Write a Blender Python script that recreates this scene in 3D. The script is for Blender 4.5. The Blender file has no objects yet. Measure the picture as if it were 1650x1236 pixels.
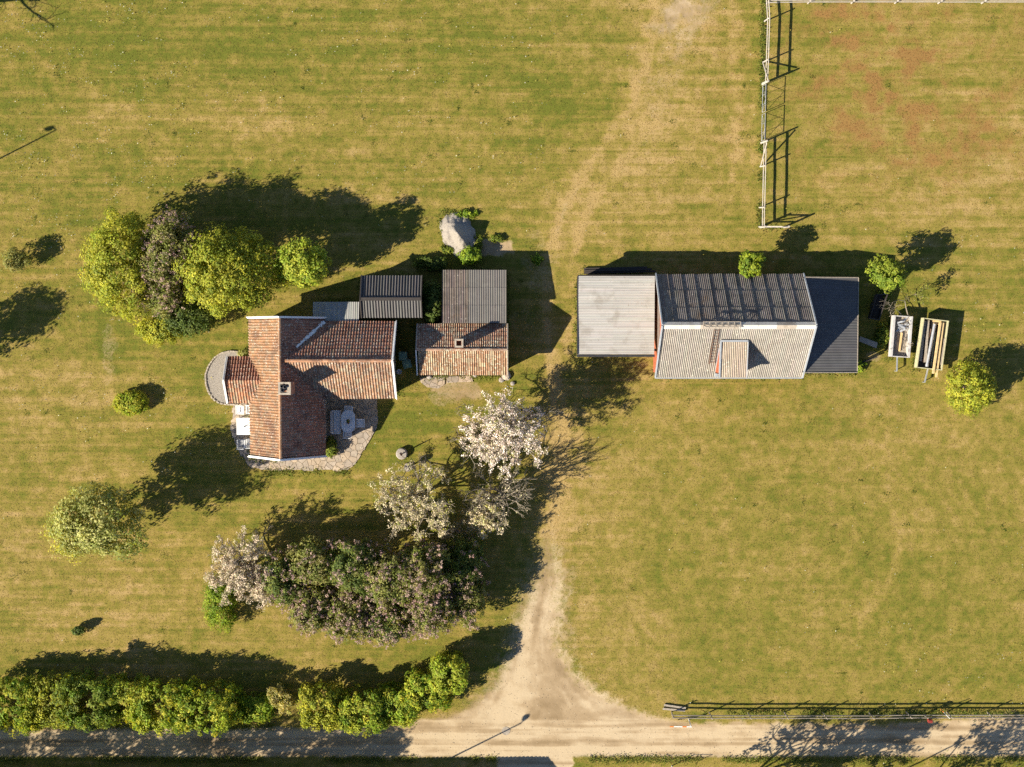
import bpy, math, random
import numpy as np
from mathutils import Vector, Matrix
sc = bpy.context.scene
COL = sc.collection
R = math.radians
# ------------------------------------------------------------------ camera
H, FPX, CX, CY = 80.0, 1777.8, 825.0, 618.0
TILT = -math.atan(73.0 / FPX)
cam_d = bpy.data.cameras.new('camera'); cam = bpy.data.objects.new('camera', cam_d); COL.objects.link(cam)
cam.location = (0, 0, H); cam.rotation_euler = (TILT, 0, 0)
cam_d.sensor_fit = 'HORIZONTAL'; cam_d.angle = 2 * math.atan(CX / FPX)
cam_d.clip_start = 1.0; cam_d.clip_end = 3000
sc.camera = cam
# ------------------------------------------------------------------ light
SUN_EL = R(31.0); SUN_AZ = (-0.894, -0.448)          # towards the sun: low in the west-south-west
w = bpy.data.worlds.new('World'); sc.world = w; w.use_nodes = True
nt = w.node_tree; bg = nt.nodes['Background']
sky = nt.nodes.new('ShaderNodeTexSky'); sky.sky_type = 'NISHITA'; sky.sun_disc = False; sky.altitude = 1800; sky.air_density = 0.55; sky.dust_density = 0.05; sky.ozone_density = 0.3
sky.sun_elevation = SUN_EL; sky.sun_rotation = math.atan2(SUN_AZ[0], SUN_AZ[1]) % (2 * math.pi)
nt.links.new(sky.outputs[0], bg.inputs[0]); bg.inputs[1].default_value = 0.10
sun_d = bpy.data.lights.new('sun', 'SUN'); sun = bpy.data.objects.new('sun', sun_d); COL.objects.link(sun)
sun_d.energy = 5.0; sun_d.angle = R(0.5); sun_d.color = (1.0, 0.912, 0.75)
sun.rotation_euler = Vector((-SUN_AZ[0] * math.cos(SUN_EL), -SUN_AZ[1] * math.cos(SUN_EL), -math.sin(SUN_EL))).to_track_quat('-Z', 'Y').to_euler()
sun.location = (-60, -30, 60)
sc.view_settings.view_transform = 'Standard'; sc.view_settings.look = 'None'
sc.view_settings.exposure = 1.04; sc.view_settings.gamma = 1.0; sc.view_settings.use_curve_mapping = False
sc.cycles.max_bounces = 5; sc.cycles.diffuse_bounces = 3; sc.cycles.transmission_bounces = 3; sc.cycles.transparent_max_bounces = 4
sc.cycles.use_adaptive_sampling = True; sc.cycles.adaptive_threshold = 0.02; sc.cycles.use_denoising = False

# ------------------------------------------------------------------ survey: pixel of the aerial photograph -> metres
CA, SA = math.cos(TILT), math.sin(TILT)
def P(px, py, z=0.0):
    xc, yc = (px - CX) / FPX, -(py - CY) / FPX
    d = (xc, yc * CA + SA, yc * SA - CA)
    t = (z - H) / d[2]
    return Vector((d[0] * t, d[1] * t, z))
def proj(x, y):                                         # inverse for the ground plane, numpy
    dy, dz = y, -H
    yc = dy * CA + dz * SA; zc = -dy * SA + dz * CA
    return CX + FPX * x / -zc, CY - FPX * yc / -zc
MPP = H / FPX

# ------------------------------------------------------------------ numpy noise
_rs = np.random.RandomState(7)
_TAB = _rs.rand(256, 256)
def vnoise(x, y):
    xi, yi = np.floor(x).astype(int), np.floor(y).astype(int)
    fx, fy = x - xi, y - yi
    fx = fx * fx * (3 - 2 * fx); fy = fy * fy * (3 - 2 * fy)
    a = _TAB[xi % 256, yi % 256]; b = _TAB[(xi + 1) % 256, yi % 256]
    c = _TAB[xi % 256, (yi + 1) % 256]; d = _TAB[(xi + 1) % 256, (yi + 1) % 256]
    return (a * (1 - fx) + b * fx) * (1 - fy) + (c * (1 - fx) + d * fx) * fy
def fbm(x, y, o=4, g=0.5):
    s = 0; a = 1; t = 0
    for i in range(o):
        s = s + a * vnoise(x * 2 ** i + 17.3 * i, y * 2 ** i + 9.1 * i); t += a; a *= g
    return s / t
def sstep(a, b, x):
    t = np.clip((x - a) / (b - a), 0, 1); return t * t * (3 - 2 * t)

# ------------------------------------------------------------------ materials
def new_mat(name):
    m = bpy.data.materials.new(name); m.use_nodes = True
    n = m.node_tree.nodes; l = m.node_tree.links
    return m, n, l, n['Principled BSDF']
def node(n, t, **k):
    x = n.new(t)
    for a, b in k.items(): setattr(x, a, b)
    return x
def mixc(n, l, f, a, b, mode='MIX'):
    m = node(n, 'ShaderNodeMix', data_type='RGBA', blend_type=mode)
    for s, v in ((0, f), (6, a), (7, b)):
        if hasattr(v, 'links') or hasattr(v, 'is_linked'): l.new(v, m.inputs[s])
        else: m.inputs[s].default_value = v if s == 0 else (tuple(v) + (1,) if len(v) == 3 else v)
    return m.outputs[2]
def ramp(n, l, src, stops):
    r = n.new('ShaderNodeValToRGB'); e = r.color_ramp.elements
    while len(e) < len(stops): e.new(0.5)
    for i, (p, c) in enumerate(stops):
        e[i].position = p; e[i].color = (c, c, c, 1) if not hasattr(c, '__len__') else tuple(c) + (1,)
    l.new(src, r.inputs[0]); return r.outputs[0]
def noise(n, l, scale, detail=4, rough=0.55, vec=None, sc3=None):
    tc = n.new('ShaderNodeTexCoord'); src = tc.outputs['Object'] if vec is None else vec
    if vec is None:
        g = n.new('ShaderNodeNewGeometry'); src = g.outputs['Position']
    if sc3:
        mp = n.new('ShaderNodeMapping'); mp.inputs['Scale'].default_value = sc3; l.new(src, mp.inputs[0]); src = mp.outputs[0]
    t = n.new('ShaderNodeTexNoise'); t.inputs['Scale'].default_value = scale; t.inputs['Detail'].default_value = detail
    t.inputs['Roughness'].default_value = rough; l.new(src, t.inputs['Vector']); return t.outputs[0]
def simple(name, col, rough=0.8, var=0.25, scale=6, bump=0.0, metal=0.0, stain=None, streak=None, spec=0.3):
    m, n, l, b = new_mat(name)
    f = ramp(n, l, noise(n, l, scale, 5, sc3=streak), [(0.3, 0), (0.7, 1)])
    lo = [c * (1 - var) for c in col]; hi = [min(1, c * (1 + var)) for c in col]
    c = mixc(n, l, f, lo, hi)
    if stain:
        f2 = ramp(n, l, noise(n, l, stain[1], 6, 0.7), [(stain[2], 0), (min(1, stain[2] + 0.08), 1)])
        c = mixc(n, l, f2, c, stain[0])
    l.new(c, b.inputs['Base Color']); b.inputs['Roughness'].default_value = rough; b.inputs['Metallic'].default_value = metal
    b.inputs['Specular IOR Level'].default_value = spec
    if bump:
        bp = n.new('ShaderNodeBump'); bp.inputs['Strength'].default_value = bump; bp.inputs['Distance'].default_value = 0.02
        l.new(noise(n, l, scale * 5, 4), bp.inputs['Height']); l.new(bp.outputs[0], b.inputs['Normal'])
    return m
def tint_mat(name, rough=0.85, var=0.25, scale=3, lichen=None, moss=None, spec=0.2, bump=0.3, streak=None):
    m, n, l, b = new_mat(name)
    a = node(n, 'ShaderNodeAttribute', attribute_name='tint')
    f = ramp(n, l, noise(n, l, scale, 6, 0.65, sc3=streak), [(0.28, 1 - var), (0.72, 1 + var)])
    c = mixc(n, l, 1.0, a.outputs['Color'], f, 'MULTIPLY')
    if moss:
        f3 = ramp(n, l, noise(n, l, moss[1], 5, 0.6), [(moss[2], 0), (moss[2] + 0.15, moss[3])])
        c = mixc(n, l, f3, c, moss[0])
    if lichen:
        f2 = ramp(n, l, noise(n, l, lichen[1], 3, 0.6), [(lichen[2], 0), (lichen[2] + 0.06, 1)])
        f4 = ramp(n, l, noise(n, l, lichen[1] * 0.13, 3, 0.6), [(0.35, 0.25), (0.6, 1)])
        mm = node(n, 'ShaderNodeMath', operation='MULTIPLY'); l.new(f2, mm.inputs[0]); l.new(f4, mm.inputs[1])
        c = mixc(n, l, mm.outputs[0], c, lichen[0])
    l.new(c, b.inputs['Base Color']); b.inputs['Roughness'].default_value = rough; b.inputs['Specular IOR Level'].default_value = spec
    if bump:
        bp = n.new('ShaderNodeBump'); bp.inputs['Strength'].default_value = bump; bp.inputs['Distance'].default_value = 0.015
        l.new(noise(n, l, 40, 3), bp.inputs['Height']); l.new(bp.outputs[0], b.inputs['Normal'])
    return m
def leaf_mat(name, trans=0.35, tcol=(1.15, 1.1, 0.5), rough=0.6):
    m, n, l, b = new_mat(name)
    a = node(n, 'ShaderNodeAttribute', attribute_name='tint')
    l.new(a.outputs['Color'], b.inputs['Base Color']); b.inputs['Roughness'].default_value = rough
    b.inputs['Specular IOR Level'].default_value = 0.25
    t = n.new('ShaderNodeBsdfTranslucent'); l.new(mixc(n, l, 1.0, a.outputs['Color'], tcol, 'MULTIPLY'), t.inputs[0])
    mx = n.new('ShaderNodeMixShader'); mx.inputs[0].default_value = trans
    l.new(b.outputs[0], mx.inputs[1]); l.new(t.outputs[0], mx.inputs[2])
    l.new(mx.outputs[0], n['Material Output'].inputs[0])
    return m
M = {}
M['leaf'] = leaf_mat('leaves', 0.45, (1.5, 1.35, 0.5)); M['petal'] = leaf_mat('petals', 0.3, (1, 1, 0.95), 0.7)
M['grass'] = leaf_mat('grass_blades', 0.4, (1.1, 1.05, 0.6), 0.8)
M['bark'] = simple('bark', (0.17, 0.13, 0.10), 0.95, 0.4, 12, 0.6)
M['twig'] = simple('grey_twig', (0.25, 0.21, 0.155), 0.9, 0.3, 10)
M['tile'] = tint_mat('clay_pantile', 0.85, 0.2, 1.6, ((0.56, 0.50, 0.42), 9, 0.575), ((0.10, 0.055, 0.045), 0.7, 0.50, 0.55))
M['tile_dark'] = tint_mat('weathered_pantile', 0.9, 0.3, 1.8, ((0.42, 0.38, 0.34), 8, 0.59), ((0.06, 0.04, 0.035), 0.9, 0.48, 0.7))
M['tile_lichen'] = tint_mat('lichened_pantile', 0.9, 0.25, 2.2, ((0.55, 0.51, 0.39), 8, 0.545), ((0.14, 0.10, 0.05), 1.0, 0.52, 0.5))
M['eternit'] = tint_mat('fibre_cement', 0.9, 0.14, 1.5, ((0.60, 0.54, 0.45), 7, 0.60), ((0.16, 0.11, 0.07), 0.8, 0.58, 0.35))
M['eternit_dark'] = tint_mat('mossy_fibre_cement', 0.9, 0.3, 1.6, ((0.55, 0.50, 0.43), 6, 0.64), ((0.16, 0.085, 0.03), 0.5, 0.60, 0.6))
M['sheet'] = tint_mat('weathered_sheet', 0.75, 0.12, 0.6, None, ((0.24, 0.225, 0.195), 1.1, 0.55, 0.45), 0.3, 0.1)
M['sheet_ew'] = tint_mat('streaked_sheet', 0.75, 0.16, 2.0, ((0.22, 0.19, 0.15), 5, 0.66), ((0.24, 0.21, 0.17), 0.9, 0.52, 0.5), 0.3, 0.1, (0.12, 2.2, 1))
M['sheet_dark'] = tint_mat('dark_sheet', 0.6, 0.15, 1.2, None, None, 0.35, 0.1)
M['white'] = simple('white_paint', (0.78, 0.77, 0.74), 0.55, 0.06, 3, stain=((0.42, 0.40, 0.36), 5, 0.66))
M['plastic'] = simple('white_plastic', (0.80, 0.80, 0.80), 0.4, 0.03, 3)
M['falu'] = simple('red_painted_boards', (0.37, 0.105, 0.05), 0.85, 0.25, 5, 0.3, streak=(3, 3, 0.4))
M['plaster'] = simple('pale_render', (0.55, 0.50, 0.42), 0.9, 0.1, 2, 0.3)
M['brick'] = simple('old_brick', (0.34, 0.17, 0.11), 0.9, 0.35, 8, 0.5)
M['mortar'] = simple('cement_cap', (0.40, 0.34, 0.27), 0.9, 0.3, 7, 0.5)
M['darkwood'] = simple('tarred_boards', (0.05, 0.042, 0.038), 0.8, 0.4, 6, 0.3, streak=(3, 3, 0.4))
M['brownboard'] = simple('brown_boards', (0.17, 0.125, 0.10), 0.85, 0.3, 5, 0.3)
M['greywhite'] = simple('worn_white_paint', (0.50, 0.475, 0.45), 0.7, 0.15, 5, 0.2, stain=((0.25, 0.20, 0.15), 4, 0.6))
M['wood'] = simple('weathered_wood', (0.34, 0.29, 0.23), 0.85, 0.3, 9, 0.4)
M['paleboard'] = simple('pale_fence_wood', (0.46, 0.41, 0.35), 0.85, 0.2, 7, 0.3)
M['newwood'] = simple('new_timber', (0.62, 0.45, 0.22), 0.75, 0.2, 5, 0.2)
M['plywood'] = simple('plywood_edge', (0.45, 0.42, 0.25), 0.8, 0.2, 6, 0.2)
M['steel'] = simple('galvanised_steel', (0.55, 0.56, 0.57), 0.4, 0.15, 6, 0, 0.6)
M['darkmetal'] = simple('dark_metal', (0.05, 0.05, 0.055), 0.5, 0.2, 5, 0, 0.3)
M['lead'] = simple('lead_flashing', (0.38, 0.40, 0.42), 0.5, 0.15, 4, 0.2, 0.2)
M['rust'] = simple('rusty_iron', (0.16, 0.09, 0.06), 0.85, 0.4, 12, 0.4)
M['stone'] = simple('field_stone', (0.34, 0.30, 0.26), 0.9, 0.3, 8, 0.7)
M['flag'] = tint_mat('flagstone', 0.9, 0.22, 2.5, None, ((0.20, 0.17, 0.11), 1.2, 0.54, 0.5))
M['sand'] = simple('patio_joint_sand', (0.26, 0.20, 0.13), 0.95, 0.35, 6, 0.4)
M['gravel'] = simple('grey_gravel', (0.30, 0.265, 0.225), 0.95, 0.25, 18, 0.9)
M['rubber'] = simple('rubber', (0.03, 0.03, 0.03), 0.8, 0.2, 5)
M['glass'] = simple('window_glass', (0.04, 0.05, 0.06), 0.08, 0.1, 2, spec=0.6)
M['green'] = simple('green_plastic', (0.16, 0.27, 0.20), 0.55, 0.1, 3)
M['greycush'] = simple('grey_cushion', (0.36, 0.36, 0.37), 0.8, 0.15, 5)
M['red'] = simple('red_paint', (0.27, 0.045, 0.035), 0.5, 0.1, 4)
M['orange'] = simple('orange_paint', (0.75, 0.22, 0.05), 0.6, 0.1, 4)
M['terracotta'] = simple('terracotta', (0.45, 0.19, 0.10), 0.8, 0.15, 6)

# ------------------------------------------------------------------ mesh builder
class MB:
    def __init__(s): s.v = []; s.f = []; s.t = []; s.tint = None
    def face(s, idx, tint=None): s.f.append(tuple(idx)); s.t.append(tint if tint is not None else (s.tint or (0.5, 0.5, 0.5)))
    def add(s, vs, fs, tint=None):
        o = len(s.v); s.v += [tuple(q) for q in vs]
        for f in fs: s.face([i + o for i in f], tint)
    def box(s, c, d, rz=0.0, tint=None):
        cx, cy, cz = c; hx, hy, hz = d[0] / 2, d[1] / 2, d[2] / 2
        ca, sa = math.cos(rz), math.sin(rz)
        vs = [(cx + x * ca - y * sa, cy + x * sa + y * ca, cz + z) for z in (-hz, hz) for x, y in ((-hx, -hy), (hx, -hy), (hx, hy), (-hx, hy))]
        s.add(vs, [(3, 2, 1, 0), (4, 5, 6, 7), (0, 1, 5, 4), (1, 2, 6, 5), (2, 3, 7, 6), (3, 0, 4, 7)], tint)
    def bar(s, a, b, wd, ht, tint=None):                  # a board: wd across, ht in the plane that holds up
        a, b = Vector(a), Vector(b); d = (b - a).normalized()
        up = Vector((0, 0, 1)) if abs(d.z) < 0.95 else Vector((0, 1, 0))
        sd = d.cross(up).normalized(); up = sd.cross(d)
        vs = [p + sd * i * wd / 2 + up * j * ht / 2 for p in (a, b) for i, j in ((-1, -1), (1, -1), (1, 1), (-1, 1))]
        s.add(vs, [(0, 1, 2, 3), (7, 6, 5, 4), (1, 0, 4, 5), (2, 1, 5, 6), (3, 2, 6, 7), (0, 3, 7, 4)], tint)
    def tube(s, a, b, r0, r1, n=6, cap=True, tint=None):
        a, b = Vector(a), Vector(b); d = b - a
        if d.length < 1e-6: return
        d.normalize(); up = Vector((0, 0, 1)) if abs(d.z) < 0.9 else Vector((1, 0, 0))
        x = d.cross(up).normalized(); y = d.cross(x)
        vs = []
        for p, r in ((a, r0), (b, r1)):
            for i in range(n):
                t = 2 * math.pi * i / n; vs.append(p + x * (r * math.cos(t)) + y * (r * math.sin(t)))
        fs = [(i, (i + 1) % n, n + (i + 1) % n, n + i) for i in range(n)]
        if cap: fs += [tuple(range(n - 1, -1, -1)), tuple(range(n, 2 * n))]
        s.add(vs, fs, tint)
    def lathe(s, c, prof, n=16, tint=None):
        o = len(s.v)
        for r, z in prof:
            for i in range(n):
                t = 2 * math.pi * i / n; s.v.append((c[0] + r * math.cos(t), c[1] + r * math.sin(t), c[2] + z))
        for k in range(len(prof) - 1):
            for i in range(n):
                s.face((o + k * n + i, o + k * n + (i + 1) % n, o + (k + 1) * n + (i + 1) % n, o + (k + 1) * n + i), tint)
        s.face([o + (len(prof) - 1) * n + i for i in range(n)], tint); s.face([o + i for i in range(n - 1, -1, -1)], tint)
    def prism(s, poly, z0, z1, tint=None):                # counter-clockwise outline
        n = len(poly); vs = [(p[0], p[1], z0) for p in poly] + [(p[0], p[1], z1) for p in poly]
        s.add(vs, [tuple(range(n - 1, -1, -1)), tuple(range(n, 2 * n))] + [(i, (i + 1) % n, n + (i + 1) % n, n + i) for i in range(n)], tint)
    def build(s, name, mat, parent=None, smooth=False):
        o = Vector(parent['_o']) if parent is not None and '_o' in parent else Vector((0, 0, 0))
        me = bpy.data.meshes.new(name); me.from_pydata([(x - o.x, y - o.y, z - o.z) for x, y, z in s.v], [], s.f)
        at = me.attributes.new('tint', 'FLOAT_COLOR', 'FACE')
        a = np.ones((len(s.f), 4), np.float32)
        if s.t: a[:, :3] = np.array(s.t, np.float32)
        at.data.foreach_set('color', a.ravel())
        if smooth: me.polygons.foreach_set('use_smooth', [True] * len(me.polygons))
        me.materials.append(mat); me.update()
        ob = bpy.data.objects.new(name, me); COL.objects.link(ob)
        if parent is not None: ob.parent = parent
        if parent is not None and '_o' in parent: ob['_o'] = list(o)
        return ob
def thing(name, label, cat, loc, group=None):
    o = bpy.data.objects.new(name, None); COL.objects.link(o); o.location = loc; o.empty_display_size = 0.3
    o['_o'] = list(loc); o['label'] = label; o['category'] = cat
    if group: o['group'] = group
    return o
def tag(o, label, cat, group=None):
    o['label'] = label; o['category'] = cat
    if group: o['group'] = group
    return o
def struct(o, kind='structure'):
    o['kind'] = kind; return o
def quads(name, C, N, S, tint, mat, parent=None, aspect=0.6, rs=None):   # a cloud of leaf-sized faces
    rs = rs or np.random.RandomState(1)
    n = len(C); N = N / (np.linalg.norm(N, axis=1, keepdims=True) + 1e-9)
    r = rs.normal(size=(n, 3)); T = np.cross(N, r); T /= np.linalg.norm(T, axis=1, keepdims=True) + 1e-9
    B = np.cross(N, T); S = S[:, None]
    V = np.empty((n, 4, 3)); V[:, 0] = C - T * S; V[:, 1] = C + B * S * aspect + N * S * 0.15; V[:, 2] = C + T * S; V[:, 3] = C - B * S * aspect + N * S * 0.15
    if parent is not None and '_o' in parent: V = V - np.array(parent['_o'])[None, None, :]
    me = bpy.data.meshes.new(name); me.vertices.add(4 * n); me.loops.add(4 * n); me.polygons.add(n)
    me.vertices.foreach_set('co', V.astype(np.float32).ravel()); me.loops.foreach_set('vertex_index', np.arange(4 * n, dtype=np.int32))
    me.polygons.foreach_set('loop_start', np.arange(0, 4 * n, 4, dtype=np.int32))
    at = me.attributes.new('tint', 'FLOAT_COLOR', 'FACE'); a = np.ones((n, 4), np.float32); a[:, :3] = tint; at.data.foreach_set('color', a.ravel())
    me.materials.append(mat); me.update(calc_edges=True)
    ob = bpy.data.objects.new(name, me); COL.objects.link(ob)
    if parent is not None: ob.parent = parent
    return ob

# ------------------------------------------------------------------ ground sheet
def interp(v, tab):
    a = np.array(tab, float); return np.interp(v, a[:, 0], a[:, 1])
def polydist(px, py, pts):
    d = np.full(px.shape, 1e9)
    for (x0, y0), (x1, y1) in zip(pts[:-1], pts[1:]):
        dx, dy = x1 - x0, y1 - y0; t = np.clip(((px - x0) * dx + (py - y0) * dy) / (dx * dx + dy * dy), 0, 1)
        d = np.minimum(d, np.hypot(px - x0 - t * dx, py - y0 - t * dy))
    return d
ROADN = [(-400, 1173), (400, 1172), (640, 1167), (700, 1156), (760, 1156), (1050, 1156), (1120, 1163), (1300, 1166), (1430, 1168), (1530, 1160), (1600, 1150), (2000, 1150)]
DL = [(780, 878), (830, 870), (860, 858), (900, 848), (950, 838), (1000, 826), (1050, 814), (1080, 802), (1110, 786), (1140, 748), (1165, 690)]
DR = [(780, 900), (830, 903), (860, 908), (900, 920), (950, 928), (1000, 915), (1050, 916), (1080, 930), (1110, 958), (1140, 1015), (1165, 1090)]
def masks(x, y):
    px, py = proj(x, y)
    wob = (fbm(px / 22, py / 22, 4) - 0.5); wob2 = fbm(px / 6, py / 6, 3) - 0.5
    yn = interp(px, ROADN) + wob * 14 + wob2 * 5
    ys = 1221 + wob * 6 + wob2 * 4
    road = sstep(-9, 10, py - yn) * (1 - sstep(-7, 5, py - ys))
    south = sstep(-6, 6, px - 800 + wob * 12) * (1 - sstep(-5, 5, px - 922 + wob * 16 + wob2 * 6)) * sstep(1205, 1215, py) * (1 - sstep(1700, 1800, py))
    l = interp(py, DL) + wob * 22 + wob2 * 8; r = interp(py, DR) + wob * 26 + wob2 * 8
    inside = np.minimum(px - l, r - px)
    dw = sstep(-42, 52, inside + wob2 * 26 + wob * 8) * interp(py, [(760, 0), (810, 0.25), (860, 0.48), (910, 0.66), (950, 0.78), (1000, 0.92), (1040, 1), (1180, 1)]) * (py < 1200)
    tc = interp(py, [(-300, 1180), (0, 1118), (50, 1100), (100, 1080), (180, 1062), (250, 1040), (300, 1005), (380, 950)])
    tw = interp(py, [(-300, 78), (0, 78), (60, 62), (120, 46), (200, 48), (300, 55)])
    ts = interp(py, [(-300, 1), (0, 1.0), (40, 0.85), (80, 0.6), (160, 0.48), (240, 0.36), (320, 0.2), (380, 0)])
    up = sstep(0.0, 0.75, 1 - np.abs(px - tc + wob * 60) / tw) * ts * (0.8 + 0.7 * wob2 + 0.9 * wob)
    up = np.clip(up, 0, 1) * 0.72
    dirt = np.maximum.reduce([road, south, dw, up])
    dirt = np.maximum(dirt, 0.5 * (0.5 + wob + wob2) * (1 - sstep(0.2, 1.6, polydist(px + wob * 12, py, [(888, 600), (885, 540), (884, 470), (890, 420), (905, 350), (935, 290)]) / 7)))
    # worn bare places
    for (cx, cy, rx, ry, s) in ((800, 398, 45, 16, 0.8), (735, 622, 55, 22, 0.6), (865, 430, 30, 60, 0.35), (850, 520, 40, 70, 0.3), (175, 560, 14, 60, 0.35), (1410, 575, 18, 12, 0.5), (720, 640, 50, 12, 0.4)):
        d = np.hypot((px - cx) / rx, (py - cy) / ry) + wob * 1.4 + wob2 * 0.5
        dirt = np.maximum(dirt, s * (1 - sstep(0.55, 1.05, d)))
    # mown streaks run east-west, rings on the right-hand field
    st = fbm(px / 200 + 3.1, py / 6.5, 4, 0.65); st2 = fbm(px / 70 + 40, py / 3.2 + 11, 3, 0.6)
    rr = np.hypot((px - 1290) / 1.35, py - 900); st3 = fbm(rr / 7.0, np.arctan2(py - 900, px - 1290) * 3 + 20, 3)
    big = fbm(px / 190 + 8.2, py / 150 + 1.7, 4); mid = fbm(px / 45 + 2.2, py / 38 + 5.1, 4); fine = fbm(px / 9, py / 9, 3)
    right = sstep(930, 1010, px) * sstep(610, 660, py)
    mid2 = fbm(px / 20 + 31, py / 15 + 12, 4)
    dry = 0.43 + 0.45 * (big - 0.5) + (0.3 - 0.08 * right) * (mid - 0.5) + (0.4 - 0.1 * right) * (mid2 - 0.5) + (st - 0.5) * (0.75 - 0.5 * right) + (st2 - 0.5) * 0.5 * (1 - 0.4 * right) + (st3 - 0.5) * 0.3 * right + 0.65 * (fine - 0.5)
    reg = 0
    for (cx, cy, rx, ry, s) in ((410, 195, 260, 40, 0.30), (1010, 300, 120, 150, 0.30), (1480, 330, 240, 60, 0.34), (1110, 170, 80, 180, 0.34), (1000, 1060, 100, 110, 0.34), (960, 760, 70, 160, 0.18),
                                (120, 610, 180, 45, 0.30), (200, 960, 200, 120, 0.22), (1340, 700, 260, 110, 0.10), (1520, 180, 220, 180, 0.14), (100, 120, 240, 150, -0.12), (500, 80, 320, 90, -0.15), (900, 150, 70, 60, -0.38), (790, 90, 50, 40, -0.25),
                                (180, 300, 260, 260, -0.10), (900, 770, 30, 100, 0.34), (905, 640, 30, 70, 0.15), (640, 690, 120, 70, -0.36), (560, 560, 260, 120, -0.2), (330, 620, 120, 90, -0.15), (1480, 880, 200, 160, -0.16), (1150, 950, 120, 120, -0.05), (1560, 1080, 160, 80, -0.22), (1200, 1110, 250, 40, -0.05), (940, 500, 30, 120, -0.25), (1420, 500, 60, 120, -0.25), (640, 1050, 160, 40, -0.2), (780, 380, 80, 60, -0.2)):
        reg = reg + s * np.exp(-(((px - cx) / rx) ** 2 + ((py - cy) / ry) ** 2))
    dry = dry + reg * 0.78 - 0.01
    for pts, wd, s in (([(895, 860), (905, 700), (893, 560), (890, 430), (930, 340), (1000, 260), (1060, 150), (1105, 0), (1110, -60)], 32, 0.17), ([(893, 640), (884, 540), (880, 430), (900, 345), (950, 262), (1020, 160), (1050, 60), (1060, -40)], 6, 0.42), ([(915, 560), (925, 430), (940, 345), (985, 280), (1060, 190)], 6, 0.38), ([(1182, -20), (1186, 200), (1178, 320)], 7, 0.35),
                       ([(1208, -20), (1212, 340)], 4, 0.15), ([(890, 860), (900, 780), (905, 690), (895, 600)], 8, 0.3), ([(1290, 520), (1420, 650), (1450, 900), (1350, 1060)], 6, 0.14), ([(100, 300), (640, 315), (880, 360)], 5, 0.16), ([(170, 470), (168, 560), (200, 640)], 7, -0.25)):
        dry = dry + 0.8 * s * (0.3 + 1.5 * mid) * (1 - sstep(0.1, 2.4, polydist(px + wob * 26, py + wob2 * 6, pts) / wd))
    red = np.exp(-(((px - 1420) / 170) ** 2 + ((py - 90) / 120) ** 2)) * 1.0 + np.exp(-(((px - 1560) / 190) ** 2 + ((py - 230) / 90) ** 2)) * 0.5 + 0.35 * np.exp(-(((px - 1150) / 60) ** 2 + ((py - 120) / 180) ** 2)) + 0.2 * np.exp(-(((px - 1300) / 220) ** 2 + ((py - 730) / 160) ** 2)) + 0.2 * np.exp(-(((px - 250) / 150) ** 2 + ((py - 880) / 90) ** 2))
    red = red + 0.28 * sstep(1235, 1300, px) * (1 - sstep(240, 380, py)); red = np.clip(0.9 * red * (2.4 * fbm(px / 30 + 9, py / 22 + 4, 4) - 0.75 + 0.7 * (fine - 0.5)), 0, 1)
    u_ = (px - l) / np.maximum(r - l, 5); tone = np.where(py < 1160, np.where(py < 700, 0.38 + 0.4 * fbm(px / 14.0, py / 40.0, 4) - 0.1, fbm(np.clip(u_, -1, 2) * 9 + wob * 2, py / 90.0, 4)), fbm(px / 120.0, py / 3.6, 4)); tone = 0.62 * tone + 0.38 * fbm(px / 30, py / 16, 4) + np.where(py > 1158, 0.06 + 0.12 * np.exp(-((py - 1183 + wob * 8) / 6) ** 2) + 0.12 * np.exp(-((py - 1207 + wob * 8) / 6) ** 2) - 0.1 * np.exp(-((py - 1195 + wob * 10) / 4.5) ** 2), -0.03 + np.where(py > 700, 0.13 * np.exp(-((u_ - 0.3 + wob * .3) / .1) ** 2) + 0.13 * np.exp(-((u_ - 0.68 + wob * .3) / .1) ** 2), 0))
    return np.clip(dirt, 0, 1), np.clip(dry, 0, 1), red, px, py, tone
def axis_coords(lo, hi, step, far):
    inner = np.arange(lo, hi + step / 2, step); out = []; d = step
    a = lo; left = []
    while a > -far: d *= 1.35; a -= d; left.append(a)
    d = step; b = hi; right = []
    while b < far: d *= 1.35; b += d; right.append(b)
    return np.array(left[::-1] + list(inner) + right)
gx = axis_coords(-41, 41, 0.11, 900); gy = axis_coords(-34.5, 29, 0.11, 900)
X, Y = np.meshgrid(gx, gy)
dirt, dry, red, GPX, GPY, TONE = masks(X, Y)
def gheight(x, y, d):
    z = (fbm(x / 2.3, y / 2.3, 4) - 0.5) * 0.06 * (np.abs(x) < 45) * (np.abs(y) < 40)
    return z - 0.03 * sstep(0.4, 0.9, d) + (fbm(x / 0.5, y / 0.5, 2) - 0.5) * 0.02 * (1 - d) - 0.045
Z = gheight(X, Y, dirt)
nx, ny = len(gx), len(gy)
idx = np.arange(nx * ny).reshape(ny, nx)
F = np.stack([idx[:-1, :-1], idx[:-1, 1:], idx[1:, 1:], idx[1:, :-1]], -1).reshape(-1, 4)
fd = (dirt[:-1, :-1] + dirt[1:, 1:]).reshape(-1) / 2
fpx = GPX[:-1, :-1].reshape(-1); fpy = GPY[:-1, :-1].reshape(-1)
part_id = np.zeros(len(F), int)
fx_, fy_ = X[:-1, :-1].reshape(-1), Y[:-1, :-1].reshape(-1)
part_id[(fd > 0.5) & (fpy > 1150)] = 1
part_id[(fd > 0.5) & (fpy <= 1150) & (fpy > 780) & (fpx > 650) & (fpx < 1100)] = 2
part_id[(fd > 0.5) & (fpy < 330) & (fpx > 950) & (fpx < 1300)] = 3
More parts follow.
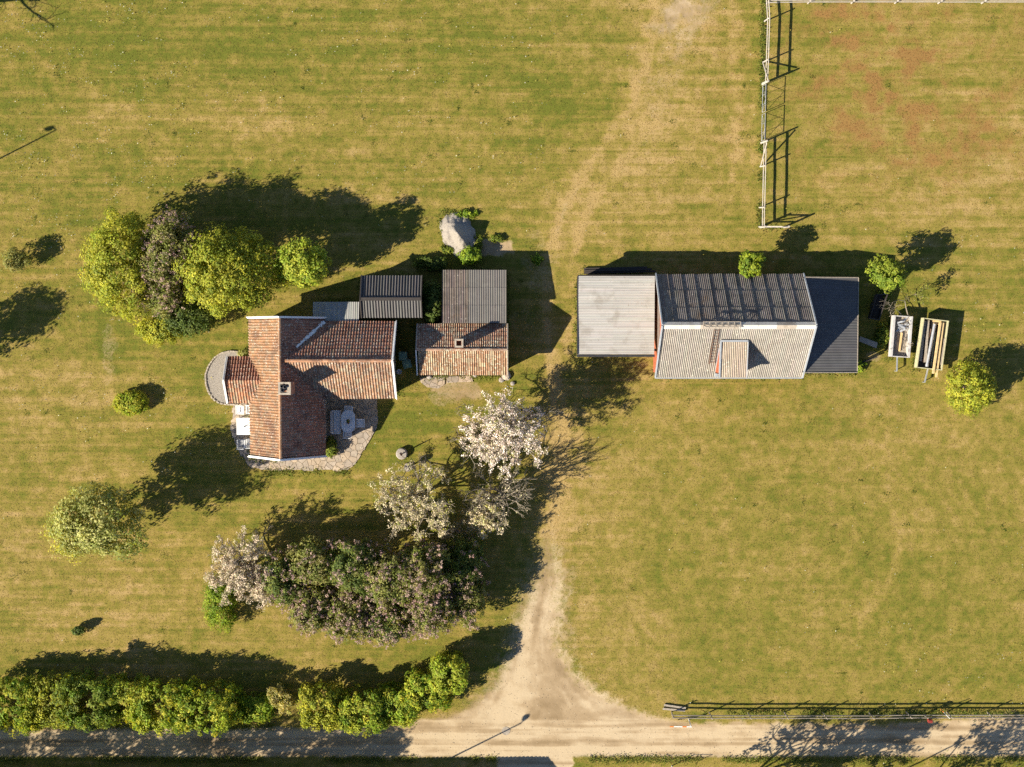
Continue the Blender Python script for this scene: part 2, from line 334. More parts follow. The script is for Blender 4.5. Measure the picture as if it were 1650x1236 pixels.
def ground_mat():
    m, n, l, b = new_mat('lawn_and_soil')
    a = node(n, 'ShaderNodeAttribute', attribute_name='cover'); sp = n.new('ShaderNodeSeparateColor'); l.new(a.outputs['Color'], sp.inputs[0])
    fine = noise(n, l, 9.0, 6, 0.7); vfine = noise(n, l, 26.0, 3, 0.7); mid = noise(n, l, 1.6, 5, 0.6)
    def addn(src, nz, k):
        s = node(n, 'ShaderNodeMath', operation='SUBTRACT'); l.new(nz, s.inputs[0]); s.inputs[1].default_value = 0.5
        q = node(n, 'ShaderNodeMath', operation='MULTIPLY_ADD'); l.new(s.outputs[0], q.inputs[0]); q.inputs[1].default_value = k; l.new(src, q.inputs[2]); q.use_clamp = True
        return q.outputs[0]
    dryf = addn(addn(addn(sp.outputs[1], fine, 0.75), vfine, 0.7), mid, 0.25)
    g = ramp(n, l, dryf, [(0.0, (0.120, 0.136, 0.019)), (0.3, (0.194, 0.169, 0.030)), (0.6, (0.275, 0.208, 0.052)), (1.0, (0.40, 0.278, 0.112))])
    redf = addn(sp.outputs[2], fine, 0.5)
    m2 = node(n, 'ShaderNodeMath', operation='MULTIPLY'); l.new(redf, m2.inputs[0]); l.new(sp.outputs[2], m2.inputs[1])
    m3 = node(n, 'ShaderNodeMath', operation='MULTIPLY', use_clamp=True); l.new(m2.outputs[0], m3.inputs[0]); m3.inputs[1].default_value = 1.3
    g = mixc(n, l, m3.outputs[0], g, (0.27, 0.155, 0.050))
    d1 = ramp(n, l, addn(a.outputs['Alpha'], mid, 0.25), [(0.3, (0.285, 0.20, 0.11)), (0.5, (0.41, 0.30, 0.178)), (0.68, (0.55, 0.43, 0.275))])
    d2 = mixc(n, l, ramp(n, l, vfine, [(0.35, 0.25), (0.65, 0)]), d1, (0.24, 0.18, 0.11))
    df = addn(addn(addn(sp.outputs[0], fine, 0.9), vfine, 0.5), mid, 0.4)
    c = mixc(n, l, ramp(n, l, df, [(0.25, 0), (0.75, 1)]), g, d2)
    l.new(c, b.inputs['Base Color']); b.inputs['Roughness'].default_value = 0.95; b.inputs['Specular IOR Level'].default_value = 0.1
    bp = n.new('ShaderNodeBump'); bp.inputs['Strength'].default_value = 0.3; bp.inputs['Distance'].default_value = 0.03
    l.new(noise(n, l, 7.0, 2, 0.5), bp.inputs['Height']); l.new(bp.outputs[0], b.inputs['Normal'])
    return m
GM = ground_mat()
co = np.stack([X, Y, Z], -1).reshape(-1, 3).astype(np.float32); cv = np.stack([dirt, dry, red, TONE], -1).reshape(-1, 4).astype(np.float32)
for k, nm in enumerate(('ground', 'dirt_road', 'driveway', 'path')):
    fs = F[part_id == k]; used, inv = np.unique(fs, return_inverse=True); inv = inv.reshape(-1)
    me = bpy.data.meshes.new(nm); me.vertices.add(len(used)); me.loops.add(4 * len(fs)); me.polygons.add(len(fs))
    me.vertices.foreach_set('co', co[used].ravel()); me.loops.foreach_set('vertex_index', inv.astype(np.int32))
    me.polygons.foreach_set('loop_start', np.arange(0, 4 * len(fs), 4, dtype=np.int32))
    me.polygons.foreach_set('use_smooth', np.ones(len(fs), bool))
    at = me.attributes.new('cover', 'FLOAT_COLOR', 'POINT'); at.data.foreach_set('color', cv[used].ravel())
    me.materials.append(GM); me.update(calc_edges=True)
    ob = bpy.data.objects.new(nm, me); COL.objects.link(ob); struct(ob)

# grass tufts and small flowers: nobody could count them
rs = np.random.RandomState(11)
def mix3(a, b, t): return np.array(a)[None] * (1 - t[:, None]) + np.array(b)[None] * t[:, None]
def scatter(n):
    x = rs.uniform(-40, 40, n); y = rs.uniform(-34, 28.5, n); d, dr, re, px, py, _t = masks(x, y)
    return x, y, d, dr, re, px, py
gxx, gyy, gd, gdr, gre, gpx, gpy = scatter(800000)
keep = (gd + rs.normal(0, 0.12, len(gd)) < 0.45); gxx, gyy, gd, gdr, gre, gpx, gpy = [q[keep] for q in (gxx, gyy, gd, gdr, gre, gpx, gpy)]
t = np.clip(gdr + rs.normal(0, 0.2, len(gdr)), 0, 1)
tint = mix3((0.15, 0.160, 0.026), (0.37, 0.268, 0.10), t); rr_ = (rs.rand(len(t)) < gre * 0.6); tint[rr_] = (0.28, 0.13, 0.05)
oc = rs.rand(len(t)) < 0.16 + 0.2 * (fbm(gpx / 14, gpy / 14, 3) - 0.5); tint[oc] = tint[oc] * 0.5 + np.array([[0.36, 0.215, 0.07]]) * 0.5
tint *= rs.uniform(0.8, 1.3, (len(t), 1))
Cc = np.stack([gxx, gyy, np.full(len(t), 0.0)], -1); Cc[:, 2] = gheight(gxx, gyy, gd) + rs.uniform(0.0, 0.015, len(t))
Nn = rs.normal(size=(len(t), 3)); Nn[:, :2] *= 0.14; Nn[:, 2] = 1.0
SZ = rs.uniform(0.02, 0.046, len(t))
# longer, greener grass where the mower does not reach: along walls, fences, hedges and stones
EDGE = [((404, 512), (404, 570)), ((404, 655), (404, 735)), ((404, 737), (450, 742)), ((505, 487), (580, 487)), ((583, 446), (680, 446)), ((582, 450), (582, 500)), ((681, 450), (681, 512)), ((712, 437), (814, 437)), ((816, 437), (816, 600)), ((672, 605), (816, 605)), ((640, 522), (640, 640)), ((672, 525), (672, 600)), ((932, 446), (1055, 446)), ((931, 450), (931, 572)),
        ((1050, 606), (1290, 606)), ((1060, 446), (1290, 446)), ((1292, 450), (1380, 450)), ((1378, 450), (1378, 598)), ((1295, 600), (1380, 600)), ((1230, 0), (1224, 366)), ((1224, 367), (1262, 367)), ((1082, 1149), (1650, 1150)), ((1436, 510), (1432, 580)), ((1480, 512), (1474, 600)), ((1515, 520), (1510, 600)), ((0, 1168), (440, 1170)), ((490, 1168), (640, 1165)), ((640, 1165), (745, 1100)),
        ((430, 760), (560, 761)), ((705, 350), (725, 400)), ((740, 412), (775, 400)), ((712, 342), (765, 350)), ((640, 730), (655, 738)), ((0, 1224), (800, 1224)), ((925, 1224), (1650, 1224)), ((880, 720), (790, 720))]
ex, ey, et = [], [], []
for (xa, ya), (xb, yb) in EDGE:
    k = int(math.hypot(xb - xa, yb - ya) * 7); q = rs.rand(k); keepk = fbm(q * 14 + xa, np.full(k, ya * .37), 3) > 0.42
    A_, B_ = P(xa, ya), P(xb, yb); q = q[keepk]
    ex.append(A_.x + (B_.x - A_.x) * q + rs.normal(0, 0.16, len(q))); ey.append(A_.y + (B_.y - A_.y) * q + rs.normal(0, 0.16, len(q)))
ex, ey = np.concatenate(ex), np.concatenate(ey); ke = len(ex)
Cc = np.concatenate([Cc, np.stack([ex, ey, rs.uniform(-0.03, 0.10, ke)], -1)]); n2 = rs.normal(0, 0.5, (ke, 3)); n2[:, 2] = 1; Nn = np.concatenate([Nn, n2]); SZ = np.concatenate([SZ, rs.uniform(0.04, 0.10, ke)])
tint = np.concatenate([tint, mix3((0.13, 0.18, 0.02), (0.30, 0.26, 0.07), rs.rand(ke) ** 2) * rs.uniform(0.75, 1.25, (ke, 1))])
# weeds and clover: darker clumps scattered through the lawn
nc_ = 260; wx, wy, wd_, _a, _b, wpx, wpy = scatter(nc_); kk = 34
wx = np.repeat(wx, kk) + rs.normal(0, 1, nc_ * kk) * np.repeat(rs.uniform(.06, .28, nc_), kk); wy = np.repeat(wy, kk) + rs.normal(0, 1, nc_ * kk) * np.repeat(rs.uniform(.05, .2, nc_), kk)
wk = np.repeat(wd_ < .2, kk); wx, wy = wx[wk], wy[wk]; n3 = rs.normal(0, .3, (len(wx), 3)); n3[:, 2] = 1
Cc = np.concatenate([Cc, np.stack([wx, wy, gheight(wx, wy, 0 * wx) + rs.uniform(.005, .04, len(wx))], -1)]); Nn = np.concatenate([Nn, n3]); SZ = np.concatenate([SZ, rs.uniform(.03, .06, len(wx))])
tint = np.concatenate([tint, mix3((0.085, 0.125, 0.014), (0.17, 0.19, 0.03), rs.rand(len(wx)))])
gr = quads('grass', Cc, Nn, SZ, tint, M['grass'], aspect=0.35, rs=rs); struct(gr, 'stuff')
fxx, fyy, fdd, fdr, fre, fpx, fpy = scatter(60000)
dens = 0.05 + 0.5 * (fpx < 300) * (fpy < 520) + 0.25 * (fpx < 900) * (fpy < 330) + 0.35 * (fpx > 1380) * (fpy > 1000) + 0.25 * (fpx > 1450) * (fpy > 380) * (fpy < 560) + 0.2 * (fpx < 860) * (fpy > 600) * (fpy < 760)
dens = dens * sstep(0.42, 0.66, fbm(fpx / 26, fpy / 22, 3)) * (fdd < 0.3)
keep = rs.rand(len(dens)) < dens * 0.9; fxx, fyy = fxx[keep], fyy[keep]; n = len(fxx)
ft = np.where(rs.rand(n, 1) < 0.7, np.array([[0.62, 0.60, 0.46]]), np.array([[0.55, 0.48, 0.10]])) * rs.uniform(0.6, 1.1, (n, 1))
Nn = rs.normal(0, 0.4, (n, 3)); Nn[:, 2] = 1
fl = quads('wildflowers', np.stack([fxx, fyy, rs.uniform(0.04, 0.10, n)], -1), Nn, rs.uniform(0.018, 0.05, n), ft, M['petal'], aspect=0.9, rs=rs); struct(fl, 'stuff')

px_, py_, pd_, _a, _b, _c, _d = scatter(120000); kp = (pd_ > .55) & (rs.rand(len(pd_)) < .35); px_, py_, pd_ = px_[kp], py_[kp], pd_[kp]; n = len(px_)
Nn = rs.normal(0, .5, (n, 3)); Nn[:, 2] = 1
pb = quads('pebbles', np.stack([px_, py_, gheight(px_, py_, pd_) + .012], -1), Nn, rs.uniform(.012, .04, n), np.array([[0.42, 0.33, 0.22]]) * rs.uniform(.45, 1.5, (n, 1)), M['flag'], aspect=.8, rs=rs); struct(pb, 'stuff')
# ------------------------------------------------------------------ roofs
rnd = random.Random(5)
def slope(mb, A, B, T, per=0.2, amp=0.03, course=0.33, step=0.035, ppp=6, tint=lambda i, j: (0.4, 0.2, 0.12), thick=0.07, sheet=0, sheet_h=0.0, seed=0):
    A, B, T = Vector(A), Vector(B), Vector(T)
    U = B - A; V = T - A; Lu, Lv = U.length, V.length; N = U.cross(V).normalized(); U = U / Lu; V = V / Lv
    ncol = max(1, round(Lu / per)); per = Lu / ncol; nu = ncol * ppp
    nc = max(1, round(Lv / course)); course = Lv / nc
    rr = random.Random(seed); rowj = [rr.uniform(-0.012, 0.012) for _ in range(ncol + 1)]
    o = len(mb.v); rows = []
    for k in range(nc):
        for e in (0, 1):
            rows.append((k, (k + e) * course, step * (1 - e)))
    for k, v, off in rows:
        for i in range(nu + 1):
            u = i * per / ppp; h = amp * math.cos(2 * math.pi * (i % ppp) / ppp) + off
            if sheet: h += sheet_h * ((u % sheet) / sheet)
            h += 0.012 * math.sin(u * 1.1 + seed) + 0.012 * math.sin(v * 1.7 + u * 0.5)
            vv = v + (rowj[i // ppp] if 0 < v < Lv else 0)
            mb.v.append(tuple(A + U * u + V * vv + N * h))
    W = nu + 1; tc = {}
    for r in range(len(rows) - 1):
        for i in range(nu):
            key = (i // ppp, rows[r][0])
            if key not in tc: tc[key] = tint(i // ppp, rows[r][0])
            mb.face((o + r * W + i, o + r * W + i + 1, o + (r + 1) * W + i + 1, o + (r + 1) * W + i), tc[key])
    a = amp + 0.03
    q = [A - N * a, B - N * a, B + (T - A) - N * a, T - N * a]; q2 = [p - N * thick for p in q]
    mb.add(q + q2, [(7, 6, 5, 4), (0, 1, 5, 4), (1, 2, 6, 5), (2, 3, 7, 6), (3, 0, 4, 7), (0, 3, 2, 1)], tint(0, 0))
def varied(base, dv=0.15, hue=0.08, seed=1, alt=None, pa=0.0):
    r = random.Random(seed)
    def f(i, j):
        c = alt if alt and r.random() < pa else base
        k = 1 + r.uniform(-dv, dv)
        return tuple(max(0.01, q * k * (1 + r.uniform(-hue, hue))) for q in c)
    return f
def ridge_caps(mb, a, b, r=0.11, seg=0.36, tint=(0.4, 0.2, 0.12), seed=0):
    a, b = Vector(a), Vector(b); d = b - a; n = max(1, round(d.length / seg)); rr = random.Random(seed)
    for i in range(n):
        p = a + d * (i / n); q = a + d * ((i + 1.08) / n); k = rr.uniform(0.8, 1.2)
        mb.tube(p, q, r * 1.05, r * 0.9, 8, True, tuple(c * k for c in tint))
def gable_walls(mb, x0, x1, y0, y1, he, hr, ax, t=0.0):
    if ax == 'x':
        ym = (y0 + y1) / 2; vs = [(x0, y0, -0.3), (x0, y1, -0.3), (x0, y1, he), (x0, ym, hr), (x0, y0, he)]; vs += [(x1,) + v[1:] for v in vs]
    else:
        xm = (x0 + x1) / 2; vs = [(x0, y0, -0.3), (x1, y0, -0.3), (x1, y0, he), (xm, y0, hr), (x0, y0, he)]; vs += [(v[0], y1, v[2]) for v in vs]
    mb.add(vs, [(0, 1, 2, 3, 4), (9, 8, 7, 6, 5), (0, 5, 6, 1), (1, 6, 7, 2), (2, 7, 8, 3), (3, 8, 9, 4), (4, 9, 5, 0)])
def window(parent, c, wd, ht, nrm):                       # frame part with its pane as sub-part
    n = Vector(nrm); s = Vector((-n.y, n.x, 0)); c = Vector(c)
    f = MB()
    for dx, dz, a, b in ((0, ht / 2, wd, .07), (0, -ht / 2, wd, .07)): f.bar(c + n * .03 + s * (-a / 2) + Vector((0, 0, dz)), c + n * .03 + s * (a / 2) + Vector((0, 0, dz)), .07, b)
    for dx in (-wd / 2, 0, wd / 2): f.bar(c + n * .03 + s * dx + Vector((0, 0, -ht / 2 + .04)), c + n * .03 + s * dx + Vector((0, 0, ht / 2 - .04)), .06, .06)
    fo = f.build('window', M['white'], parent)
    p = MB(); p.bar(c + n * .012 + s * (-wd / 2 + .03), c + n * .012 + s * (wd / 2 - .03), .02, ht - .06); p.build('pane', M['glass'], fo)
def door(parent, c, wd, ht, nrm, mat='white'):
    n = Vector(nrm); s = Vector((-n.y, n.x, 0)); c = Vector(c); f = MB()
    f.bar(c + n * .03 + s * (-wd / 2) + Vector((0, 0, ht / 2)), c + n * .03 + s * (wd / 2) + Vector((0, 0, ht / 2)), .06, ht)
    for i in range(5): f.bar(c + n * .07 + s * (-wd / 2 + wd * (i + .5) / 5) + Vector((0, 0, .08)), c + n * .07 + s * (-wd / 2 + wd * (i + .5) / 5) + Vector((0, 0, ht - .08)), .02, wd / 5 - .03)
    d = f.build('door', M[mat], parent)
    h = MB(); h.tube(c + n * .08 + s * (wd * .38) + Vector((0, 0, 1)), c + n * .14 + s * (wd * .38) + Vector((0, 0, 1)), .03, .03, 8); h.build('handle', M['darkmetal'], d)

# ================================================================== the farmhouse
he, hr = 2.2, 4.65
x0, x1 = P(402, 620, he).x, P(524, 620, he).x; xm = (x0 + x1) / 2
yN, yS = P(450, 512, he).y, P(450, 735, he).y
T = thing('farmhouse', 'L-shaped farmhouse with orange clay pantile roofs, white verge boards and a big central chimney', 'house', (xm, (yN + yS) / 2, 0))
wl = MB(); gable_walls(wl, x0 + .3, x1 - .3, yS + .28, yN - .28, he + .12, hr - .22, 'y')
ex1 = P(638.5, 580, he).x; eyN, eyS = P(600, 518, he).y, P(600, 642, he).y; eym = (eyN + eyS) / 2; hre = hr - .12
gable_walls(wl, xm + .5, ex1 - .28, eyS + .3, eyN - .3, he + .12, hre - .22, 'x')
pxo = P(366.5, 612, he).x; pyN, pyS = P(380, 574.5, he).y, P(380, 649.5, he).y; pym = (pyN + pyS) / 2; hrp = 3.15
gable_walls(wl, pxo + .3, x0 + .5, pyS + .2, pyN - .2, he + .08, hrp - .18, 'x')
wl.build('wall', M['plaster'], T)
orange = (0.40, 0.185, 0.090)
r = MB()
slope(r, (x0, yN, he), (x0, yS, he), (xm, yN, hr), .195, .042, .33, .03, 6, varied((0.30, 0.165, 0.088),   .13, .03, 3, (0.27, 0.18, 0.11), .3), seed=1)
slope(r, (x1, yS, he), (x1, yN, he), (xm, yS, hr), .195, .028, .33, .035, 6, varied((0.31, 0.155, 0.10), .16, .03, 4, (0.29, 0.18, 0.125), .3), seed=2)
ro = r.build('roof', M['tile'], T)
g = MB(); ridge_caps(g, (xm, yS, hr + .03), (xm, yN, hr + .03), .11, .36, (0.40, 0.225, 0.125), 2); g.build('ridge_tiles', M['tile'], ro)
g = MB()
for yy, s in ((yS - .03, -1), (yN + .03, 1)):
    g = MB()
    g.bar((x0 - .08, yy, he + .0), (xm, yy, hr + .08), .07, .26); g.bar((x1 + .04, yy, he + .0), (xm, yy, hr + .08), .07, .26)
    g.bar((x0 - .08, yy - s * .04, he + .13), (xm, yy - s * .04, hr + .22), .12, .03); g.bar((x1 + .04, yy - s * .04, he + .13), (xm, yy - s * .04, hr + .22), .12, .03); g.build('verge_board', M['white'], ro)
r = MB()
slope(r, (xm + .05, eyS, he), (ex1, eyS, he), (xm + .05, eym, hre), .195, .03, .33, .035, 6, varied((0.30, 0.175, 0.105), .15, .03, 5, (0.32, 0.24, 0.16), .28), seed=3)
slope(r, (ex1, eyN, he), (xm + .05, eyN, he), (ex1, eym, hre), .195, .03, .33, .04, 6, varied((0.30, 0.145, 0.095), .18, .03, 6, (0.28, 0.185, 0.13), .25), seed=4)
ro = r.build('wing_roof', M['tile'], T)
g = MB(); ridge_caps(g, (xm + .35, eym, hre + .03), (ex1, eym, hre + .03), .12, .36, (0.44, 0.23, 0.13), 3); g.build('ridge_tiles', M['tile'], ro)
g = MB()
for ye in (eyS, eyN): g.bar((ex1 + .03, ye, he + .03), (ex1 + .03, eym, hre + .11), .06, .25); g.bar((ex1 - .02, ye, he + .12), (ex1 - .02, eym, hre + .2), .12, .03)
g.build('verge_board', M['white'], ro)
r = MB()
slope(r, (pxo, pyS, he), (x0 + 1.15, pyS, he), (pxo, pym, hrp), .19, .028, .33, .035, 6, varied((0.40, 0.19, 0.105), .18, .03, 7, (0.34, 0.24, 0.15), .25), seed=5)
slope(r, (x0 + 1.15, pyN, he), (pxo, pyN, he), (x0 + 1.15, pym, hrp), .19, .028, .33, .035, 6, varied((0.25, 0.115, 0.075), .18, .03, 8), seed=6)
ro = r.build('porch_roof', M['tile'], T)
g = MB()
for ye in (pyS, pyN): g.bar((pxo - .04, ye, he), (pxo - .04, pym, hrp + .1), .06, .22); g.bar((pxo + .0, ye, he + .1), (pxo + .0, pym, hrp + .19), .13, .03)
g.build('verge_board', M['white'], ro)
# valley flashing on the north side where the wing meets the main roof
g = MB()
def valley(t): return Vector((xm + .1 + t * (x1 - xm - .1), eym + t * (eyN - eym), hre - t * (hre - he) + .10))
for a, b, wdt in ((.34, .55, .17), (.53, .78, .26), (.77, .90, .13), (.89, 1.0, .3)):
    p, q = valley(a), valley(b); sd = Vector((q.y - p.y, -(q.x - p.x), 0)).normalized() * wdt / 2
    g.add([p + sd, q + sd, q - sd, p - sd, p + sd - Vector((0, 0, .05)), q + sd - Vector((0, 0, .05)), q - sd - Vector((0, 0, .05)), p - sd - Vector((0, 0, .05))], [(0, 1, 2, 3), (7, 6, 5, 4), (0, 4, 5, 1), (1, 5, 6, 2), (2, 6, 7, 3), (3, 7, 4, 0)])
g.build('valley_flashing', M['white'], T)
# grey boarded lean-to in the north angle
lx0, lx1 = P(504, 500, 2.1).x, P(578, 500, 2.1).x; ly0, ly1 = eyN - .05, P(540, 486.5, 1.9).y
g = MB(); g.box(((lx0 + lx1) / 2, (ly0 - .3 + ly1 - .15) / 2, .78), (lx1 - lx0 - .3, ly1 - ly0 + .1, 2.0)); g.build('lean_to_wall', M['darkwood'], T)
g = MB(); slope(g, (lx1, ly1, 1.9), (lx0, ly1, 1.9), (lx1, ly0, 2.12), .15, .012, 5, 0, 4, varied((0.33, 0.33, 0.31), .1, .03, 9), .04); g.build('lean_to_roof', M['sheet'], T)
# big chimney straddling the ridge
c = P(458.5, 626, 5.7); cw, cd = .84, .86
g = MB(); g.box((c.x, c.y, 4.9), (cw - .06, cd - .06, 1.5)); ch = g.build('chimney', M['brick'], T)
g = MB()
for (a, b, ww, dd) in ((0, cd / 2 - .07, cw, .14), (0, -cd / 2 + .07, cw, .14), (cw / 2 - .07, 0, .14, cd - .28), (-cw / 2 + .07, 0, .14, cd - .28)): g.box((c.x + a, c.y + b, 5.69), (ww, dd, .12))
g.box((c.x + .22, c.y - .1, 5.69), (.16, cd - .3, .06)); g.build('cap', M['mortar'], ch)
for dx, dy, rr_ in ((-.17, .14, .11), (.04, .1, .12), (-.12, -.12, .12)):
    g = MB(); g.lathe((c.x + dx, c.y + dy, 5.6), [(rr_, 0), (rr_ * .9, .22), (rr_ * 1.1, .25), (rr_ * .75, .26), (rr_ * .7, .1)], 12); g.build('chimney_pot', M['darkmetal'], ch)
window(T, (ex1 - 1.2, eyS + .3, 1.35), 1.1, 1.0, (0, -1, 0)); window(T, (xm, yS + .28, 1.35), 1.2, 1.1, (0, -1, 0)); window(T, (x0 + .3, yS + 1.6, 1.35), 1.0, 1.0, (-1, 0, 0)); window(T, (x0 + .3, yS + 3.4, 1.35), 1.0, 1.0, (-1, 0, 0))
window(T, (xm, yN - .28, 1.35), 1.1, 1.0, (0, 1, 0)); door(T, (x1 - .3 + .9, eyS + .3, 0), .9, 1.95, (0, -1, 0)); door(T, (pxo + .3, pym, 0), .9, 1.95, (-1, 0, 0))

# ---- dark corrugated shed north of the wing
sx0, sx1 = P(583, 480, 2.2).x, P(679.5, 480, 2.2).x; sN, sM, sS = P(630, 444, 2.15).y, P(630, 482, 2.9).y, P(630, 512, 2.25).y
T = thing('garden_shed', 'small dark shed with a deeply ribbed black gable roof, beside the grey lean-to', 'shed', ((sx0 + sx1) / 2, sM, 0))
g = MB()
vs = [(sx0 + .12, sS + .15, -.2), (sx0 + .12, sN - .15, -.2), (sx0 + .12, sN - .15, 2.1), (sx0 + .12, sM, 2.75), (sx0 + .12, sS + .15, 2.15)]; vs += [(sx1 - .12,) + v[1:] for v in vs]
g.add(vs, [(0, 1, 2, 3, 4), (9, 8, 7, 6, 5), (0, 5, 6, 1), (1, 6, 7, 2), (2, 7, 8, 3), (3, 8, 9, 4), (4, 9, 5, 0)]); g.build('wall', M['darkwood'], T)
g = MB()
slope(g, (sx0, sS, 2.25), (sx1, sS, 2.25), (sx0, sM, 2.9), .2, .035, 5, 0, 8, varied((0.085, 0.08, 0.078), .12, .03, 10), .05, seed=7)
slope(g, (sx1, sN, 2.15), (sx0, sN, 2.15), (sx1, sM, 2.9), .2, .045, 5, 0, 8, varied((0.10, 0.092, 0.088), .12, .03, 11), .05, seed=8)
ro = g.build('roof', M['sheet_dark'], T)
g = MB(); g.bar((sx0, sM, 2.97), (sx1, sM, 2.97), .22, .06)
for xx in (sx0 - .02, sx1 + .02): g.bar((xx, sS, 2.3), (xx, sM, 2.98), .07, .14); g.bar((xx, sN, 2.2), (xx, sM, 2.98), .07, .14)
g.build('trim', M['darkwood'], ro); door(T, (sx0 + .12, sM, 0), .8, 1.8, (-1, 0, 0), 'darkwood')

# ---- brick outbuilding with pantile roof + mono-pitch annex behind it
bx0, bx1 = P(673, 563, 2).x, P(817, 563, 2).x; bN, bS = P(740, 522, 2.0).y, P(740, 604, 2.0).y; bm = (bN + bS) / 2
T = thing('outbuilding', 'long low outbuilding whose lichen speckled pantile roof carries a slim chimney', 'outbuilding', ((bx0 + bx1) / 2, bm, 0))
g = MB(); gable_walls(g, bx0 + .25, bx1 - .2, bS + .25, bN - .1, 2.05, 2.82, 'x'); g.build('wall', M['falu'], T)
g = MB()
slope(g, (bx0 + .12, bS, 2.0), (bx1, bS, 2.0), (bx0 + .12, bm, 2.98), .155, .028, .34, .035, 6, varied((0.31, 0.18, 0.105), .2, .03, 12, (0.37, 0.28, 0.18), .35), seed=9)
slope(g, (bx1, bN, 2.0), (bx0, bN, 2.0), (bx1, bm, 2.98), .155, .03, .34, .04, 6, varied((0.30, 0.165, 0.105), .2, .03, 13, (0.28, 0.19, 0.13), .3), seed=10)
ro = g.build('roof', M['tile_lichen'], T)
g = MB(); ridge_caps(g, (bx0, bm, 3.01), (bx1, bm, 3.01), .1, .34, (0.36, 0.22, 0.15), 5); g.build('ridge_tiles', M['tile_lichen'], ro)
g = MB()
for ye in (bS, bN): g.bar((bx1 + .03, ye, 2.0), (bx1 + .03, bm, 3.02), .09, .16)
g.build('verge_board', M['wood'], ro); g = MB()
g.bar((bx0 - .03, bN, 2.0), (bx0 - .03, bm, 3.02), .07, .16); g.build('verge_board', M['wood'], ro)
g = MB(); g.bar((bx0 - .03, bS, 2.0), (bx0 - .03, bm, 3.02), .08, .18); g.build('verge_board', M['white'], ro)
c = P(739.5, 553, 4.0); g = MB()
for (a, b, ww, dd) in ((0, .21, .52, .1), (0, -.21, .52, .1), (.21, 0, .1, .32), (-.21, 0, .1, .32)): g.box((c.x + a, c.y + b, 3.3), (ww, dd, 1.4))
g.box((c.x, c.y, 3.0), (.3, .3, 1.2)); ch = g.build('chimney', M['brick'], T)
g = MB()
for (a, b, ww, dd) in ((0, .24, .6, .12), (0, -.24, .6, .12), (.24, 0, .12, .36), (-.24, 0, .12, .36)): g.box((c.x + a, c.y + b, 4.02), (ww, dd, .07))
g.build('cap', M['mortar'], ch)
door(T, (bx0 + 1.9, bS + .25, 0), .9, 1.9, (0, -1, 0), 'darkwood'); window(T, (bx1 - 2.0, bS + .25, 1.3), .9, .8, (0, -1, 0))
ax0, ax1 = P(712.5, 478, 2.2).x, P(815.5, 478, 2.2).x; aN, aS = P(760, 435, 1.95).y, bN + .06
T = thing('annex', 'square annex with grey corrugated mono-pitch roof, its western strip mossy, behind the pantiled outbuilding', 'shed', ((ax0 + ax1) / 2, (aN + aS) / 2, 0))
g = MB(); g.box(((ax0 + ax1) / 2, (aN + aS) / 2, .82), (ax1 - ax0 - .3, aN - aS - .3, 2.1)); g.build('wall', M['darkwood'], T)
axm = ax0 + (ax1 - ax0) * .41
g = MB(); slope(g, (ax1, aN, 1.95), (axm, aN, 1.95), (ax1, aS, 2.4), .125, .022, 1.3, .02, 6, varied((0.175, 0.16, 0.145), .07, .02, 14), .05, seed=11); g.build('roof', M['sheet'], T)
g = MB(); slope(g, (axm - .01, aN, 1.97), (ax0, aN, 1.97), (axm - .01, aS, 2.42), .125, .022, 1.3, .02, 6, varied((0.165, 0.135, 0.115), .15, .05, 15), .05, seed=12); o = g.build('roof', M['eternit_dark'], T); o['label'] = 'mossy brown strip of corrugated roof'

# ================================================================== the barn
he, hr = 2.3, 5.7
x0, x1 = P(1057, 525, he).x, P(1293, 525, he).x; yN, yS = P(1170, 441.5, he).y, P(1170, 608, he).y; ym = (yN + yS) / 2
T = thing('barn', 'big red barn with a steep corrugated roof, pale on its sunny side, and one dormer', 'barn', ((x0 + x1) / 2, ym, 0))
g = MB(); gable_walls(g, x0 + .12, x1 - .15, yS + .3, yN - .3, he + .2, hr - .35, 'x'); g.build('wall', M['falu'], T)
g = MB()
slope(g, (x0, yS, he), (x1, yS, he), (x0, ym, hr),   .128, .034, 1.45, .02, 6, varied((0.305, 0.275, 0.235), .07, .02, 20), .06, seed=13); ro = g.build('roof', M['eternit'], T)
g = MB()
slope(g, (x1, yN, he), (x0, yN, he), (x1, ym, hr), .131, .024, 1.45, .03, 6, varied((0.19, 0.165, 0.145), .12, .04, 21), .06, .95, -.055, seed=14); ro2 = g.build('roof', M['eternit_dark'], T)
g = MB()
nn = 8
for i in range(nn):
    a, b = x0 + (x1 - x0) * i / nn, x0 + (x1 - x0) * (i + 1) / nn - .01
    pale = i in (0, 1, 4, 5, 7)
    k = (0.62, 0.57, 0.49) if pale else (0.42, 0.36, 0.29)
    sS = Vector((0, -(hr - he), -(0)))
    p0 = Vector((a, ym, hr + .075)); p1 = Vector((b, ym, hr + .075)); dS = Vector((0, yS - ym, he - hr)).normalized() * .36; dN = Vector((0, yN - ym, he - hr)).normalized() * .3
    g.add([p0, p1, p1 + dS, p0 + dS, p1 + dN, p0 + dN, p0 - Vector((0, 0, .05)), p1 - Vector((0, 0, .05))], [(3, 2, 1, 0), (0, 1, 4, 5), (2, 3, 6, 7), (4, 7, 6, 5)], k)
g.build('ridge_cap', M['eternit'], ro)
g = MB()
for xx in (x0 - .03, x1 + .03):
    for ye in (yS, yN): g.bar((xx, ye, he + .02), (xx, ym, hr + .06), .09, .2)
g.bar((x0, yS - .05, he - .06), (x1, yS - .05, he - .06), .1, .1); g.build('verge_board', M['lead'], ro)
